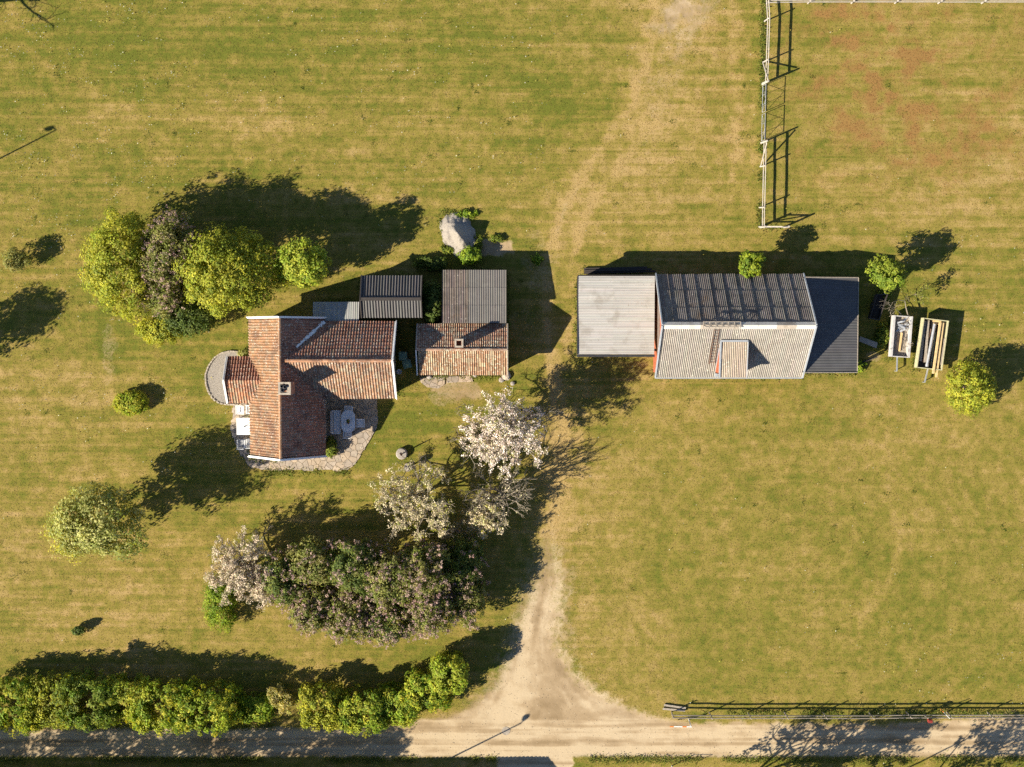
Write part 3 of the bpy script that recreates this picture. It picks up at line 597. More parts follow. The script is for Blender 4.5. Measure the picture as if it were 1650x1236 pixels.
# catwalk frame on the ridge and the roof ladder
g = MB(); ca, cb = P(1139, 522, 7.1).x, P(1200, 522, 7.1).x
for yy in (ym + .22, ym - .2): g.bar((ca, yy, hr + .13), (cb, yy, hr + .13), .05, .05)
for i in range(7): xx = ca + (cb - ca) * i / 6; g.bar((xx, ym + .25, hr + .12), (xx, ym - .23, hr + .12), .045, .04)
for j in range(2): g.bar((ca, ym - .06 + j * .1, hr + .165), (cb, ym - .1 + j * .07, hr + .165), .03, .015)
g.build('catwalk', M['wood'], ro)
nS = Vector((0, -(hr - he), ym - yS)).normalized()
def onS(px, py):                                          # point on the sunny slope seen at a pixel
    z = 5.0
    for _ in range(30):
        p = P(px, py, z); z = he + (p.y - yS) / (ym - yS) * (hr - he)
    return Vector((p.x, p.y, z))
g = MB(); a0, a1 = onS(1151, 529), onS(1142, 585); b0, b1 = onS(1158.5, 529), onS(1149.5, 585); lift = nS * .1
g.bar(a0 + lift, a1 + lift, .04, .03); g.bar(b0 + lift, b1 + lift, .04, .03)
for i in range(12): tt = (i + .5) / 12; g.bar(a0.lerp(a1, tt) + lift, b0.lerp(b1, tt) + lift, .03, .025)
g.build('roof_ladder', M['rust'], ro)
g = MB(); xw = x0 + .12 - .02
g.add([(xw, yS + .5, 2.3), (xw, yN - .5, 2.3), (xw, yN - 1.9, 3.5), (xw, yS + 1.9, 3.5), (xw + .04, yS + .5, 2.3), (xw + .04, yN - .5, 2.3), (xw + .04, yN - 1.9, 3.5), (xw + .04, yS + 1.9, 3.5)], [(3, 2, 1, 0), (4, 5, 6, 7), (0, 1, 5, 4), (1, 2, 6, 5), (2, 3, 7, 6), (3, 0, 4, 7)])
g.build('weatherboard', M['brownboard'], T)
# shed dormer
dz0, dz1 = 4.45, 4.85
dx0, dx1 = P(1163, 580, 5.4).x, P(1208, 580, 5.4).x; dyS = P(1185, 608, dz0).y; dyN = P(1185, 549, dz1).y
g = MB(); iy = yS + (dz1 - he) / (hr - he) * (ym - yS)
for xa, xb in ((dx0 + .06, dx0 + .12), (dx1 - .12, dx1 - .06)):
    g.add([(xa, yS + .3, he + .2), (xa, dyS + .2, dz0 - .1), (xa, dyN, dz1 - .12), (xb, yS + .3, he + .2), (xb, dyS + .2, dz0 - .1), (xb, dyN, dz1 - .12)], [(0, 1, 2), (5, 4, 3), (0, 3, 4, 1), (1, 4, 5, 2), (2, 5, 3, 0)])
g.box(((dx0 + dx1) / 2, yS + .33, (he + dz0) / 2), (dx1 - dx0 - .12, .06, dz0 - he - .2)); dm = g.build('dormer', M['falu'], T)
g = MB(); slope(g, (dx0, dyS, dz0), (dx1, dyS, dz0), (dx0, dyN, dz1), .128, .024, 1.45, .02, 6, varied((0.38, 0.31, 0.24), .07, .03, 22), .05, seed=15); g.build('dormer_roof', M['eternit'], dm)
g = MB(); g.bar((dx0 + .03, dyS, dz0 + .0), (dx0 + .03, dyN, dz1 + .0), .1, .16); g.bar((dx1 - .0, dyS, dz0), (dx1, dyN, dz1), .06, .14); g.bar((dx0, dyN - .02, dz1 + .06), (dx1, dyN - .02, dz1 + .06), .14, .04)
p = onS(1160, 560); q = onS(1153.5, 606); g.bar(p + nS * .05, q + nS * .05, .22, .03); g.build('flashing', M['lead'], dm)
window(T, ((dx0 + dx1) / 2, yS + .30, he + 1.2), 1.1, 1.0, (0, -1, 0)); door(T, (x0 + 3, yS + .3, 0), 2.2, 2.1, (0, -1, 0), 'darkwood')
# flat carport on the west side
cx0, cx1 = P(931, 507, 2.4).x, P(1054.5, 507, 2.4).x; cN, cS = P(990, 445, 2.5).y, P(990, 571, 2.35).y
T = thing('carport', 'flat pale grey corrugated carport roof leaning against the barn gable, with a dark gutter', 'carport', ((cx0 + cx1) / 2, (cN + cS) / 2, 0))
g = MB(); xm2 = P(990, 507, 2.4).x
slope(g, (xm2 + .05, cN, 2.5), (cx0, cN, 2.5), (xm2 + .05, cS, 2.35), .9, .0, 9, 0, 2, varied((0.46, 0.425, 0.385), .05, .02, 30), .03)
o = MB()
def hsheet(xa, xb, z0, z1, col, seed):                    # sheets whose ribs run east-west
    m = MB(); slope(m, (xa, cN, z0), (xa, cS, z1), (xb, cN, z0 + .02), .115, .008, 9, 0, 6, varied(col, .06, .02, seed), .04); return m
m1 = hsheet(cx0, xm2, 2.46, 2.32, (0.415, 0.395, 0.36), 31); m2 = hsheet(xm2 - .08, cx1, 2.49, 2.35, (0.40, 0.38, 0.345), 32)
ro = m1.build('roof', M['sheet_ew'], T); m2.build('roof', M['sheet_ew'], T)
g = MB(); g.bar((cx0 - .05, cS - .1, 2.24), (cx1 + .05, cS - .1, 2.24), .16, .12); g.build('gutter', M['darkmetal'], T)
g = MB(); g.bar((cx0 - .03, cS, 2.3), (cx0 - .03, cN, 2.4), .05, .2); g.bar((cx0, cN + .05, 2.36), (cx1, cN + .05, 2.36), .08, .2); g.build('fascia', M['darkwood'], T)
for xx in (cx0 + .15, xm2, cx1 - .15):
    for yy in (cS + .1, cN - .15):
        g = MB(); g.box((xx, yy, 1.1), (.12, .12, 2.4)); g.build('post', M['wood'], T)
g = MB(); g.box(((cx0 + cx1) / 2, cN - .12, 1.0), (cx1 - cx0 - .3, .05, 2.4)); g.box((cx0 + .12, (cN + cS) / 2, 1.0), (.05, cN - cS - .3, 2.4)); g.build('wall', M['darkwood'], T)
# dark lean-to on the east side
kx0, kx1 = x1 - .12, P(1381.5, 523, 2.1).x; kN, kS = P(1340, 448, 2.2).y, P(1340, 599.5, 2.2).y
T = thing('lean_to', 'charcoal ribbed metal lean-to roof against the eastern gable of the barn', 'lean-to', ((kx0 + kx1) / 2, (kN + kS) / 2, 0))
m = MB(); slope(m, (kx1, kS, 2.15), (kx1, kN, 2.15), (kx0, kS, 2.75), .19, .012, 9, 0, 6, varied((0.095, 0.092, 0.092), .05, .02, 33), .05); m.build('roof', M['sheet_dark'], T)
g = MB(); g.bar((kx1 + .02, kS, 2.13), (kx1 + .02, kN, 2.13), .05, .1); g.bar((kx0 + .2, kN + .03, 2.7), (kx1, kN + .03, 2.17), .05, .14); g.bar((kx0 + .2, kS - .03, 2.7), (kx1, kS - .03, 2.17), .05, .14); g.build('edge_trim', M['wood'], T)
g = MB(); g.box((kx1 - .25, (kN + kS) / 2, .9), (.05, kN - kS - .4, 2.3)); g.box(((kx0 + kx1) / 2, kN - .25, .9), (kx1 - kx0 - .6, .05, 2.3)); g.build('wall', M['darkwood'], T)
for yy in (kS + .1, (kS + kN) / 2):
    g = MB(); g.box((kx1 - .15, yy, 1.0), (.12, .12, 2.2)); g.build('post', M['wood'], T)

# ================================================================== paving
def clip(poly, a, b, c):                                  # keep ax+by<=c
    out = []
    for i in range(len(poly)):
        p, q = poly[i], poly[(i + 1) % len(poly)]; dp, dq = a * p[0] + b * p[1] - c, a * q[0] + b * q[1] - c
        if dp <= 0: out.append(p)
        if dp * dq < 0: t = dp / (dp - dq); out.append((p[0] + (q[0] - p[0]) * t, p[1] + (q[1] - p[1]) * t))
    return out
def inside_poly(x, y, poly):
    c = False; j = len(poly) - 1
    for i in range(len(poly)):
        if (poly[i][1] > y) != (poly[j][1] > y) and x < (poly[j][0] - poly[i][0]) * (y - poly[i][1]) / (poly[j][1] - poly[i][1]) + poly[i][0]: c = not c
        j = i
    return c
def flagstones(name, outlines, cell, seed, gap=.014, miss=0.0):
    polys = [[tuple(P(*q)[:2]) for q in o] for o in outlines]; polys = [p if area(p) > 0 else p[::-1] for p in polys]; rr = random.Random(seed)
    xs = [p[0] for q in polys for p in q]; ys = [p[1] for q in polys for p in q]; pts = []
    y = min(ys) - cell
    while y < max(ys) + cell:
        x = min(xs) - cell
        while x < max(xs) + cell:
            pts.append((x + rr.uniform(-.45, .45) * cell, y + rr.uniform(-.45, .45) * cell)); x += cell * rr.choice((1, 1, 1.5))
        y += cell
    g = MB()
    for i, p in enumerate(pts):
        c0 = [(p[0] - cell, p[1] - cell), (p[0] + cell, p[1] - cell), (p[0] + cell, p[1] + cell), (p[0] - cell, p[1] + cell)]
        for j, q in enumerate(pts):
            if j == i or abs(q[0] - p[0]) > 2.2 * cell or abs(q[1] - p[1]) > 2.2 * cell: continue
            dx, dy = q[0] - p[0], q[1] - p[1]; d = math.hypot(dx, dy)
            c0 = clip(c0, dx / d, dy / d, (dx * (p[0] + q[0]) / 2 + dy * (p[1] + q[1]) / 2) / d - gap)
            if len(c0) < 3: break
        for poly in polys:
            c = c0; k = rr.uniform(.85, 1.12); hgt = rr.uniform(.01, .03)
            for (ax_, ay_), (bx_, by_) in zip(poly, poly[1:] + poly[:1]):
                if len(c) < 3: break
                nx_, ny_ = by_ - ay_, ax_ - bx_; ln = math.hypot(nx_, ny_); jt = rr.uniform(-.03, .10); c = clip(c, nx_ / ln, ny_ / ln, (nx_ * ax_ + ny_ * ay_) / ln + jt * (name == 'patio'))
            if len(c) < 3 or area(c) < .008: continue
            g.prism(c, -.1, hgt, tuple(v * k for v in rr.choice(((0.44, 0.35, 0.26), (0.40, 0.33, 0.26), (0.47, 0.37, 0.27), (0.36, 0.30, 0.24)))))
    o = g.build(name, M['flag']); struct(o); g = MB()
    for k, poly in enumerate(polys): g.prism(poly, -.12, -.006 + .002 * k)
    g.build(name + '_bed', M['sand'], o); return o
def area(p): return sum(p[i][0] * p[(i + 1) % len(p)][1] - p[(i + 1) % len(p)][0] * p[i][1] for i in range(len(p))) / 2
flagstones('patio', [[(524, 640), (608, 640), (607, 690), (591, 716), (572, 748), (558, 757), (524, 757)], [(524, 733), (524, 757), (425, 757), (402, 751), (390, 733)], [(404, 650), (377, 652), (373, 690), (379, 715), (390, 733), (404, 733)]], .42, 3)
flagstones('doorstep_paving', [[(676, 606), (718, 606), (716, 620), (706, 626), (688, 624), (678, 616)], [(720, 607), (760, 605), (762, 615), (720, 617)]], .36, 8)
# gravel half circle in front of the porch with its stone edging
cen = P(382, 609); pts = [P(x, y) for x, y in ((384, 567), (370, 566), (357, 569), (345, 577), (336, 590), (331, 604), (332, 619), (336, 632), (343, 643), (354, 650), (366, 652), (384, 652))]
g = MB(); g.prism([(p.x, p.y) for p in pts], -.1, .02); o = g.build('gravel_path', M['gravel']); struct(o)
g = MB(); rr = random.Random(4)
for a, b in zip(pts[:-1], pts[1:]):
    n = max(1, int((b - a).length / .2))
    for i in range(n):
        p = a.lerp(b, (i + .5) / n); g.box((p.x, p.y, .02), (.19, .1, .14 + rr.uniform(-.02, .03)), math.atan2(b.y - a.y, b.x - a.x) + rr.uniform(-.1, .1))
tag(g.build('stone_edging', M['mortar']), 'curved row of pale edging stones round the gravel in front of the porch', 'edging')

# ================================================================== vegetation
G_YEL = [(0.30, 0.31, 0.03), (0.36, 0.345, 0.038), (0.24, 0.27, 0.026), (0.17, 0.21, 0.022)]
G_MID = [(0.18, 0.225, 0.03), (0.24, 0.26, 0.04), (0.13, 0.175, 0.022), (0.09, 0.13, 0.018)]
G_DARK = [(0.075, 0.115, 0.02), (0.10, 0.14, 0.025), (0.13, 0.16, 0.03), (0.055, 0.085, 0.015)]
G_PALE = [(0.31, 0.315, 0.10), (0.25, 0.27, 0.07), (0.37, 0.36, 0.13), (0.18, 0.21, 0.045)]
G_BRI = [(0.21, 0.29, 0.024), (0.27, 0.33, 0.03), (0.15, 0.23, 0.018), (0.10, 0.165, 0.014)]
G_LIL = [(0.16, 0.185, 0.035), (0.22, 0.22, 0.06), (0.25, 0.225, 0.085), (0.10, 0.125, 0.022)]
MAUVE = [(0.33, 0.22, 0.185), (0.28, 0.17, 0.165), (0.34, 0.24, 0.195), (0.28, 0.215, 0.15)]
BLOOM = [(0.74, 0.63, 0.55), (0.78, 0.69, 0.61), (0.62, 0.50, 0.42), (0.48, 0.43, 0.28)]
BEIGE = [(0.58, 0.49, 0.33), (0.66, 0.56, 0.40), (0.48, 0.40, 0.25), (0.42, 0.40, 0.20)]
PINKISH = [(0.58, 0.47, 0.35), (0.64, 0.53, 0.41), (0.46, 0.38, 0.27), (0.40, 0.37, 0.22)]
def clump_leaves(cl, cr, per, size, pal, rs, up=0.25, flat=0.8, spread=.15, cen=None):
    n = len(cl); pal = np.array(pal)
    C = np.repeat(cl, per, 0); D = rs.normal(size=(n * per, 3)); D /= np.linalg.norm(D, axis=1, keepdims=True)
    rad = cr[np.repeat(np.arange(n), per)] * rs.uniform(.35, 1.0, n * per) ** .6
    off = D * rad[:, None]; off[:, 2] *= flat
    Nn = D * .55 + rs.normal(0, .32, D.shape) + (0 if cen is None else np.repeat((cl - cen) / (np.linalg.norm(cl - cen, axis=1, keepdims=True) + 1e-6), per, 0) * .75); Nn[:, 2] += up; Nn[:, 0] -= .3; Nn[:, 1] -= .15
    ct = pal[rs.randint(0, len(pal), n)] * rs.uniform(1.1, 1.75, (n, 1)); tt = np.repeat(ct, per, 0)
    mixk = (rs.rand(n * per) < .35); tt[mixk] = pal[rs.randint(0, len(pal), mixk.sum())]
    tt = tt * rs.uniform(1 - spread, 1 + spread, (n * per, 1))
    return C + off, Nn, size * rs.uniform(.65, 1.3, n * per), tt
def lobes(rs, k=7):
    d = rs.normal(size=(k, 3)); d /= np.linalg.norm(d, axis=1, keepdims=True); return d, rs.uniform(-.28, .25, k)
def crown_points(n, rad, rs, hollow=.45, boxy=1.0, rough=1.0):
    D = rs.normal(size=(n, 3)); D /= np.linalg.norm(D, axis=1, keepdims=True)
    D[:, 2] = np.where(D[:, 2] < -.55, -D[:, 2], D[:, 2])
    ld, lw = lobes(rs, 9); k = 1 + rough * (np.maximum(0, D @ ld.T) ** 4 @ lw)
    r = (hollow + (1 - hollow) * rs.rand(n) ** .6) * k
    if boxy != 1.0: D = np.sign(D) * np.abs(D) ** boxy
    return D * r[:, None] * np.array(rad)[None]
def limbs(mb, base, top, pts, r0, rs, k=14, n=6):
    base, top = Vector(base), Vector(top); prev = base; m = 4; spine = [base]
    for i in range(1, m + 1):
        p = base.lerp(top, i / m) + Vector((rs.uniform(-.06, .06), rs.uniform(-.06, .06), 0)) * (i < m)
        mb.tube(prev, p, r0 * (1 - .75 * (i - 1) / m) * (1.25 if i == 1 else 1), r0 * (1 - .75 * i / m), n + 2); prev = p; spine.append(p)
    for j in rs.choice(len(pts), min(k, len(pts)), replace=False):
        q = Vector(pts[j]); s = spine[rs.randint(1, 4)]; mdl = s.lerp(q, .5) + Vector((rs.uniform(-.15, .15), rs.uniform(-.15, .15), rs.uniform(.0, .2)))
        mb.tube(s, mdl, r0 * .35, r0 * .2, n, False); mb.tube(mdl, q, r0 * .2, r0 * .05, n, False)
def tree(name, label, cat, cx, cy, hc, rad, ncl, clr, per, size, pal, seed, group=None, trunk=.12, hollow=.45, rough=1.0, blossom=None, klimb=16, base=None, flat=.8, leafmat='leaf', mats='bark', stem_name='trunk', boxy=1.0):
    rs = np.random.RandomState(seed); c = P(cx, cy, hc); b = P(*base) if base else Vector((c.x, c.y, 0))
    T = thing(name, label, cat, (b.x, b.y, 0), group)
    pts = crown_points(ncl, rad, rs, hollow, boxy, rough) + np.array(c); pts[:, 2] = np.maximum(pts[:, 2], .12)
    mb = MB(); limbs(mb, (b.x, b.y, -.1), (c.x, c.y, c.z + rad[2] * .3), pts, trunk, rs, klimb); mb.build(stem_name, M[mats], T, True)
    C, N, S, t = clump_leaves(pts, clr * rs.uniform(.6, 1.35, ncl), per, size, pal, rs, flat=flat, cen=np.array(c) - np.array([0, 0, rad[2] * .35])); C[:, 2] = np.maximum(C[:, 2], .03)
    quads('crown', C, N, S, t, M[leafmat], T, .6, rs)
    if blossom:
        pal2, frac, nb, sz = blossom; outer = (pts - np.array(c)) / np.array(rad); r_ = np.linalg.norm(outer, axis=1)
        sel = pts[(rs.rand(ncl) < frac) & (r_ > .6) & (outer[:, 2] > -.3)]; dirs = sel - np.array(c); dirs /= np.linalg.norm(dirs, axis=1, keepdims=True)
        cl2 = np.repeat(sel, 3, 0) + np.repeat(dirs, 3, 0) * clr * .75 + rs.normal(0, clr * .5, (len(sel) * 3, 3))
        C, N, S, t = clump_leaves(cl2, np.full(len(cl2), .13), nb, sz, pal2, rs, flat=1.5, spread=.2); quads('blossom', C, N, S, t, M['petal'], T, .7, rs)
    return T
def grow(mb, p, d, ln, r, dep, rs, tips, bend=.25, spread=.7, kids=(2, 3), shrink=.72, up=.1, minr=.006, nsd=5):
    q = p
    for i in range(3):
        d = (d + Vector(rs.normal(0, bend * .5, 3)) + Vector((0, 0, up * .3))).normalized(); e = q + d * (ln / 3)
        if e.z < .15: e.z = .15
        mb.tube(q, e, max(minr, r * (1 - .12 * i)), max(minr, r * (1 - .12 * (i + 1))), nsd if r > .03 else 3, False); q = e
        if dep > 0 and i == 1 and rs.rand() < .7:
            sd = (d + Vector(rs.normal(0, spread, 3))).normalized(); grow(mb, q, sd, ln * shrink * .7, r * .5, dep - 1, rs, tips, bend, spread, kids, shrink, up, minr, nsd)
    if dep == 0: tips.append(tuple(q)); tips.append(tuple(p.lerp(q, .55))); return
    for _ in range(rs.randint(kids[0], kids[1] + 1)):
        nd = (d + Vector(rs.normal(0, spread, 3))).normalized(); grow(mb, q, nd, ln * shrink * rs.uniform(.8, 1.15), r * .62, dep - 1, rs, tips, bend, spread, kids, shrink, up, minr, nsd)
def branch_tree(name, label, cat, cx, cy, hc, rad, seed, pal=None, nb=6, sz=.05, dep=5, boughs=6, trunk=.14, group=None, base=None, clr=.14, keep=1.0, upb=.1, mats='twig', extra=None, spread=.62, bh=.9, matl='petal', crown='blossom'):
    rs = np.random.RandomState(seed); c = P(cx, cy, hc); b = P(*base) if base else Vector((c.x, c.y, 0))
    T = thing(name, label, cat, (b.x, b.y, 0), group); mb = MB(); tips = []
    mb.tube((b.x, b.y, -.1), (b.x, b.y, bh), trunk * 1.2, trunk, 8)
    for i in range(boughs):
        a = 2 * math.pi * (i + rs.uniform(-.3, .3)) / boughs; el = rs.uniform(.25, 1.1)
        tgt = Vector((c.x + rad[0] * math.cos(a) * math.cos(el), c.y + rad[1] * math.sin(a) * math.cos(el), c.z + rad[2] * math.sin(el))); st = Vector((b.x, b.y, bh)); dv = tgt - st
        grow(mb, st, dv.normalized(), dv.length * .42, trunk * .55, dep - 1, rs, tips, .28, spread, (2, 3), .70, upb)
    mb.build('trunk', M[mats], T)
    tips = np.array(tips); nrm = (tips - np.array(c)) / np.array(rad); rr = np.linalg.norm(nrm, axis=1)
    tips = tips[rr < 1.2]
    if pal is not None:
        sel = tips[rs.rand(len(tips)) < keep]
        C, N, S, t = clump_leaves(sel, np.full(len(sel), clr), nb, sz, pal, rs, flat=1.0, spread=.15); quads(crown, C, N, S, t, M[matl], T, .8, rs)
    if extra:
        pal2, frac, nb2, sz2 = extra; sel = tips[rs.rand(len(tips)) < frac]
        C, N, S, t = clump_leaves(sel, np.full(len(sel), .2), nb2, sz2, pal2, rs); quads('leaves', C, N, S, t, M['leaf'], T, .6, rs)
    return T
m_ = MPP
# group of bushy trees north-west of the house
gN = 'trees in the clump north-west of the house'
tree('broadleaf_tree', 'yellow-green bushy tree at the left end of the clump north-west of the house', 'tree', 203, 425, 2.6, (2.4, 3.6, 2.4), 380, .42, 52, .085, G_YEL, 101, gN, .16, .5, 1.3)
tree('lilac', 'tall mauve-tinged lilac in the clump, between the two yellow-green trees', 'lilac', 274, 405, 2.9, (1.9, 3.0, 2.3), 290, .40, 50, .075, G_LIL, 102, gN, .1, .45, 1.0, (MAUVE, .45, 12, .05))
tree('lilac', 'mauve lilac pressed against the largest yellow-green tree of the clump', 'lilac', 306, 405, 3.0, (1.1, 1.6, 2.0), 130, .36, 50, .075, G_LIL, 112, gN, .1, .45, 1.0, (MAUVE, .4, 12, .05))
tree('lilac', 'grey-green lilac low in the middle of the clump', 'lilac', 262, 468, 2.0, (1.9, 1.9, 1.7), 200, .36, 48, .075, G_LIL, 113, gN, .1, .45, 1.0, (MAUVE, .4, 12, .05))
tree('broadleaf_tree', 'largest yellow-green tree of the clump, next to the lone round tree', 'tree', 368, 438, 3.1, (3.15, 3.25, 2.9), 480, .44, 54, .085, G_YEL, 103, gN, .2, .5, 1.5)
tree('shrub', 'dark green shrub at the foot of the clump, facing the house', 'shrub', 302, 512, 1.3, (2.3, 1.2, 1.2), 180, .34, 46, .075, G_DARK, 104, gN, .07, .4, 1.0)
tree('shrub', 'yellow-green shrub at the southern tip of the clump', 'shrub', 260, 532, 1.1, (1.7, 1.1, 1.1), 150, .32, 50, .075, G_YEL, 105, gN, .06, .45, .8)
tree('round_tree', 'lone round bright green tree between the clump and the grey lean-to', 'tree', 486, 428, 3.0, (2.0, 2.0, 2.0), 170, .42, 44, .10, [(0.30, 0.33, 0.035), (0.37, 0.38, 0.045), (0.22, 0.28, 0.026), (0.15, 0.21, 0.02)], 106, None, .12, .3, 1.6)
tree('garden_tree', 'pale olive green spreading tree alone on the lawn left of the house', 'tree', 157, 848, 4.0, (3.1, 2.75, 2.3), 300, .52, 48, .10, G_PALE, 107, None, .18, .3, 1.9)
tree('boxwood', 'low clipped round bush alone on the lawn left of the gravel', 'bush', 211, 649, .45, (1.22, .88, .55), 220, .2, 44, .06, G_YEL[:2] + G_BRI[:2], 108, None, .05, .6, .3, klimb=8, stem_name='stem')
tree('tiny_shrub', 'tiny dark green shrub alone on the lawn above the hedge', 'shrub', 128, 1016, .35, (.5, .28, .4), 40, .16, 30, .07, G_DARK, 109, None, .03, klimb=6, stem_name='stem')
tree('young_tree', 'small pale young tree near the left edge of the lawn', 'tree', 26, 420, .9, (1.1, .9, .9), 90, .28, 34, .06, [(0.22, 0.22, 0.06), (0.27, 0.25, 0.08), (0.17, 0.19, 0.045)], 110, None, .05, .3)
tree('shrub', 'small pale shrub in the corner between the porch and the house', 'shrub', 395, 571, .5, (.55, .4, .5), 40, .2, 30, .06, G_PALE, 111, None, .03, klimb=5, stem_name='stem')
tree('shrub', 'leafy green weeds growing beside the patio by the house wall', 'shrub', 533, 722, .4, (.5, .75, .45), 50, .2, 34, .07, G_MID, 114, None, .03, klimb=5, stem_name='stem')
tree('shrub', 'deep green shrub filling the gap between the black shed and the annex', 'shrub', 697, 490, 1.1, (.75, 1.6, 1.0), 120, .3, 44, .09, G_DARK, 115, None, .05, klimb=8, stem_name='stem')
tree('shrub', 'bright leafy shrub between the gravel heap and the annex roof', 'shrub', 758, 412, .6, (.75, .65, .6), 70, .24, 40, .08, G_BRI, 116, None, .04, klimb=6, stem_name='stem')
tree('shrub', 'dark ivy-like shrub in the shade behind the annex', 'shrub', 700, 425, .35, (1.4, .5, .35), 80, .22, 36, .08, G_DARK, 117, None, .03, klimb=5, stem_name='stem')
for k, (px, py, rx, ry, lb) in enumerate(((770, 392, .35, .9, 'weeds along the right foot of the gravel heap'), (752, 345, .8, .3, 'weeds along the top edge of the gravel heap'), (722, 402, .7, .3, 'grass tufts at the lower left foot of the gravel heap'), (866, 418, .5, .4, 'small weeds at the corner of the annex shadow'), (800, 385, .6, .3, 'weeds on the bare soil right of the gravel heap'))):
    tree('weed_plant', lb, 'weeds', px, py, .12, (rx, ry, .2), 36, .13, 26, .06, G_BRI if k % 2 else G_MID, 520 + k, None, .02, .2, klimb=4, stem_name='stem')
# lilac thicket
gL = 'lilacs in the thicket below the house'
LIL = [(455, 938, 2.2, 1.5, 1.8, .35, 'leftmost, greyish lilac of the thicket, against the pinkish blossom tree'), (505, 905, 2.3, 1.7, 1.5, .2, 'dark leafy lilac on the upper left of the thicket'), (508, 978, 2.0, 1.8, 1.6, .75, 'mauve lilac on the lower left edge of the thicket'),
       (575, 910, 2.7, 1.9, 1.7, .45, 'tall lilac at the top middle of the thicket, mostly green'), (565, 985, 2.2, 1.7, 1.7, .7, 'mauve and green lilac at the bottom of the thicket, left of its lowest point'), (632, 935, 2.8, 1.8, 2.0, .7, 'lilac crowned with mauve in the heart of the thicket'), (628, 995, 2.0, 1.9, 1.5, .85, 'mauve lilac at the lowest point of the thicket'),
       (685, 915, 2.8, 1.7, 1.8, .55, 'lilac right of centre on the shaded upper side of the thicket'), (690, 975, 2.4, 1.8, 1.8, .95, 'most purple lilac, in the lower right of the thicket'), (742, 905, 1.9, 1.5, 1.6, .2, 'dark green lilac on the upper right of the thicket'), (748, 960, 1.8, 1.4, 1.8, .6, 'rightmost lilac of the thicket, facing the driveway')]
for i, (px, py, h, rx, ry, fr, lb) in enumerate(LIL):
    tree('lilac', lb, 'lilac', px, py, h, (rx * 1.12, ry * 1.12, h * .85), 210, .36, 54, .078, G_LIL if i % 3 else G_LIL[:2] + G_DARK, 200 + i, gL, .08, .45, 1.3, (MAUVE, fr * .75, 13, .055), klimb=10)
tree('shrub', 'bright green rounded shrub at the left end of the lilac thicket', 'shrub', 354, 968, .9, (1.2, 2.1, .9), 200, .28, 46, .06, G_BRI, 230, None, .05, .5, .8, klimb=8, stem_name='stem')
# blossom trees
branch_tree('blossom_tree', 'tall white blossoming fruit tree beside the driveway, right of the lawn', 'tree', 814, 700, 4.0, (2.7, 2.8, 2.0), 301, BLOOM, 8, .05, 5, 12, .16, None, clr=.16, keep=.8, spread=.62, extra=(G_PALE, .1, 6, .06))
branch_tree('blossom_tree', 'beige blossoming fruit tree with thin flowers, above the lilac thicket', 'tree', 668, 808, 3.0, (3.3, 2.4, 1.7), 302, BEIGE, 6, .046, 5, 10, .15, None, clr=.15, spread=.6, extra=(G_YEL, .12, 7, .06))
branch_tree('blossom_tree', 'half-bare greyish fruit tree with a fan of twigs, beside the driveway', 'tree', 806, 802, 2.8, (1.9, 2.3, 1.5), 303, BEIGE, 4, .05, 5, 13, .13, None, clr=.13, keep=.05, spread=.42)
branch_tree('blossom_tree', 'small cream blossoming bush below the half-bare fruit tree', 'tree', 785, 835, 2.0, (1.4, 1.2, 1.2), 304, BEIGE, 10, .055, 4, 8, .08, None, clr=.17, spread=.6, bh=.5, extra=(G_YEL, .2, 8, .06))
branch_tree('blossom_tree', 'pinkish beige blossoming tree at the left end of the lilac thicket', 'tree', 392, 920, 2.6, (2.3, 2.9, 1.5), 305, PINKISH, 7, .05, 5, 11, .14, None, clr=.16, spread=.6)
branch_tree('blossom_tree', 'low bare-twigged shrub between the beige fruit tree and the thicket', 'shrub', 735, 858, 1.2, (2.4, .8, .9), 306, PINKISH, 3, .04, 4, 9, .07, None, clr=.12, keep=.12, spread=.6, bh=.3)
# roadside hedge
gH = 'shrubs of the roadside hedge'
HED = [(22, 1130, 1.2, 1.7, 2.0, G_BRI + G_YEL[:2], 'leftmost hedge shrub at the frame edge, bright green'), (88, 1132, 1.2, 1.6, 1.9, G_MID[:2] + G_YEL, 'dark green and yellow mottled hedge shrub, second from the frame edge'), (150, 1130, 1.3, 1.7, 2.0, G_MID + G_BRI[2:], 'darkest shrub of the roadside hedge'), (205, 1130, 1.3, 1.4, 1.9, G_YEL + G_BRI[:1], 'yellowish hedge shrub right of the darkest one'),
       (262, 1135, 1.35, 1.9, 1.8, G_BRI + G_YEL[:2], 'fresh green hedge shrub in the long stretch left of the gap'), (335, 1137, 1.4, 2.0, 1.75, G_BRI + G_YEL[:3], 'bright green end shrub of the long hedge, before the gap'), (413, 1140, .8, 1.0, .95, G_BRI + G_YEL[:1], 'small green shrub standing in the hedge gap'),
       (525, 1138, 1.2, 1.6, 1.6, G_YEL, 'yellow-green round shrub right of the hedge gap'), (588, 1142, 1.15, 1.5, 1.35, G_BRI + G_YEL, 'green hedge shrub between the yellow one and the bend'), (640, 1135, 1.1, 1.4, 1.4, G_BRI + G_YEL[:2], 'hedge shrub at the start of the bend towards the driveway'), (685, 1112, 1.2, 1.35, 1.4, G_BRI + G_YEL[:2], 'bright hedge shrub in the bend towards the driveway'), (725, 1085, 1.3, 1.1, 1.2, G_YEL + G_BRI[:2], 'last hedge shrub, at the tip nearest the driveway')]
for i, (px, py, h, rx, ry, pal, lb) in enumerate(HED):
    tree('hedge_shrub', lb, 'hedge', px, py, h, (rx * 1.28, ry * (1.0 if i < 6 else 1.08), h * (.85 + .12 * (i % 3))), 250, .30, 50, .082, pal, 400 + i, gH, .06, klimb=8, stem_name='stem', boxy=.62, rough=1.3, hollow=.55)
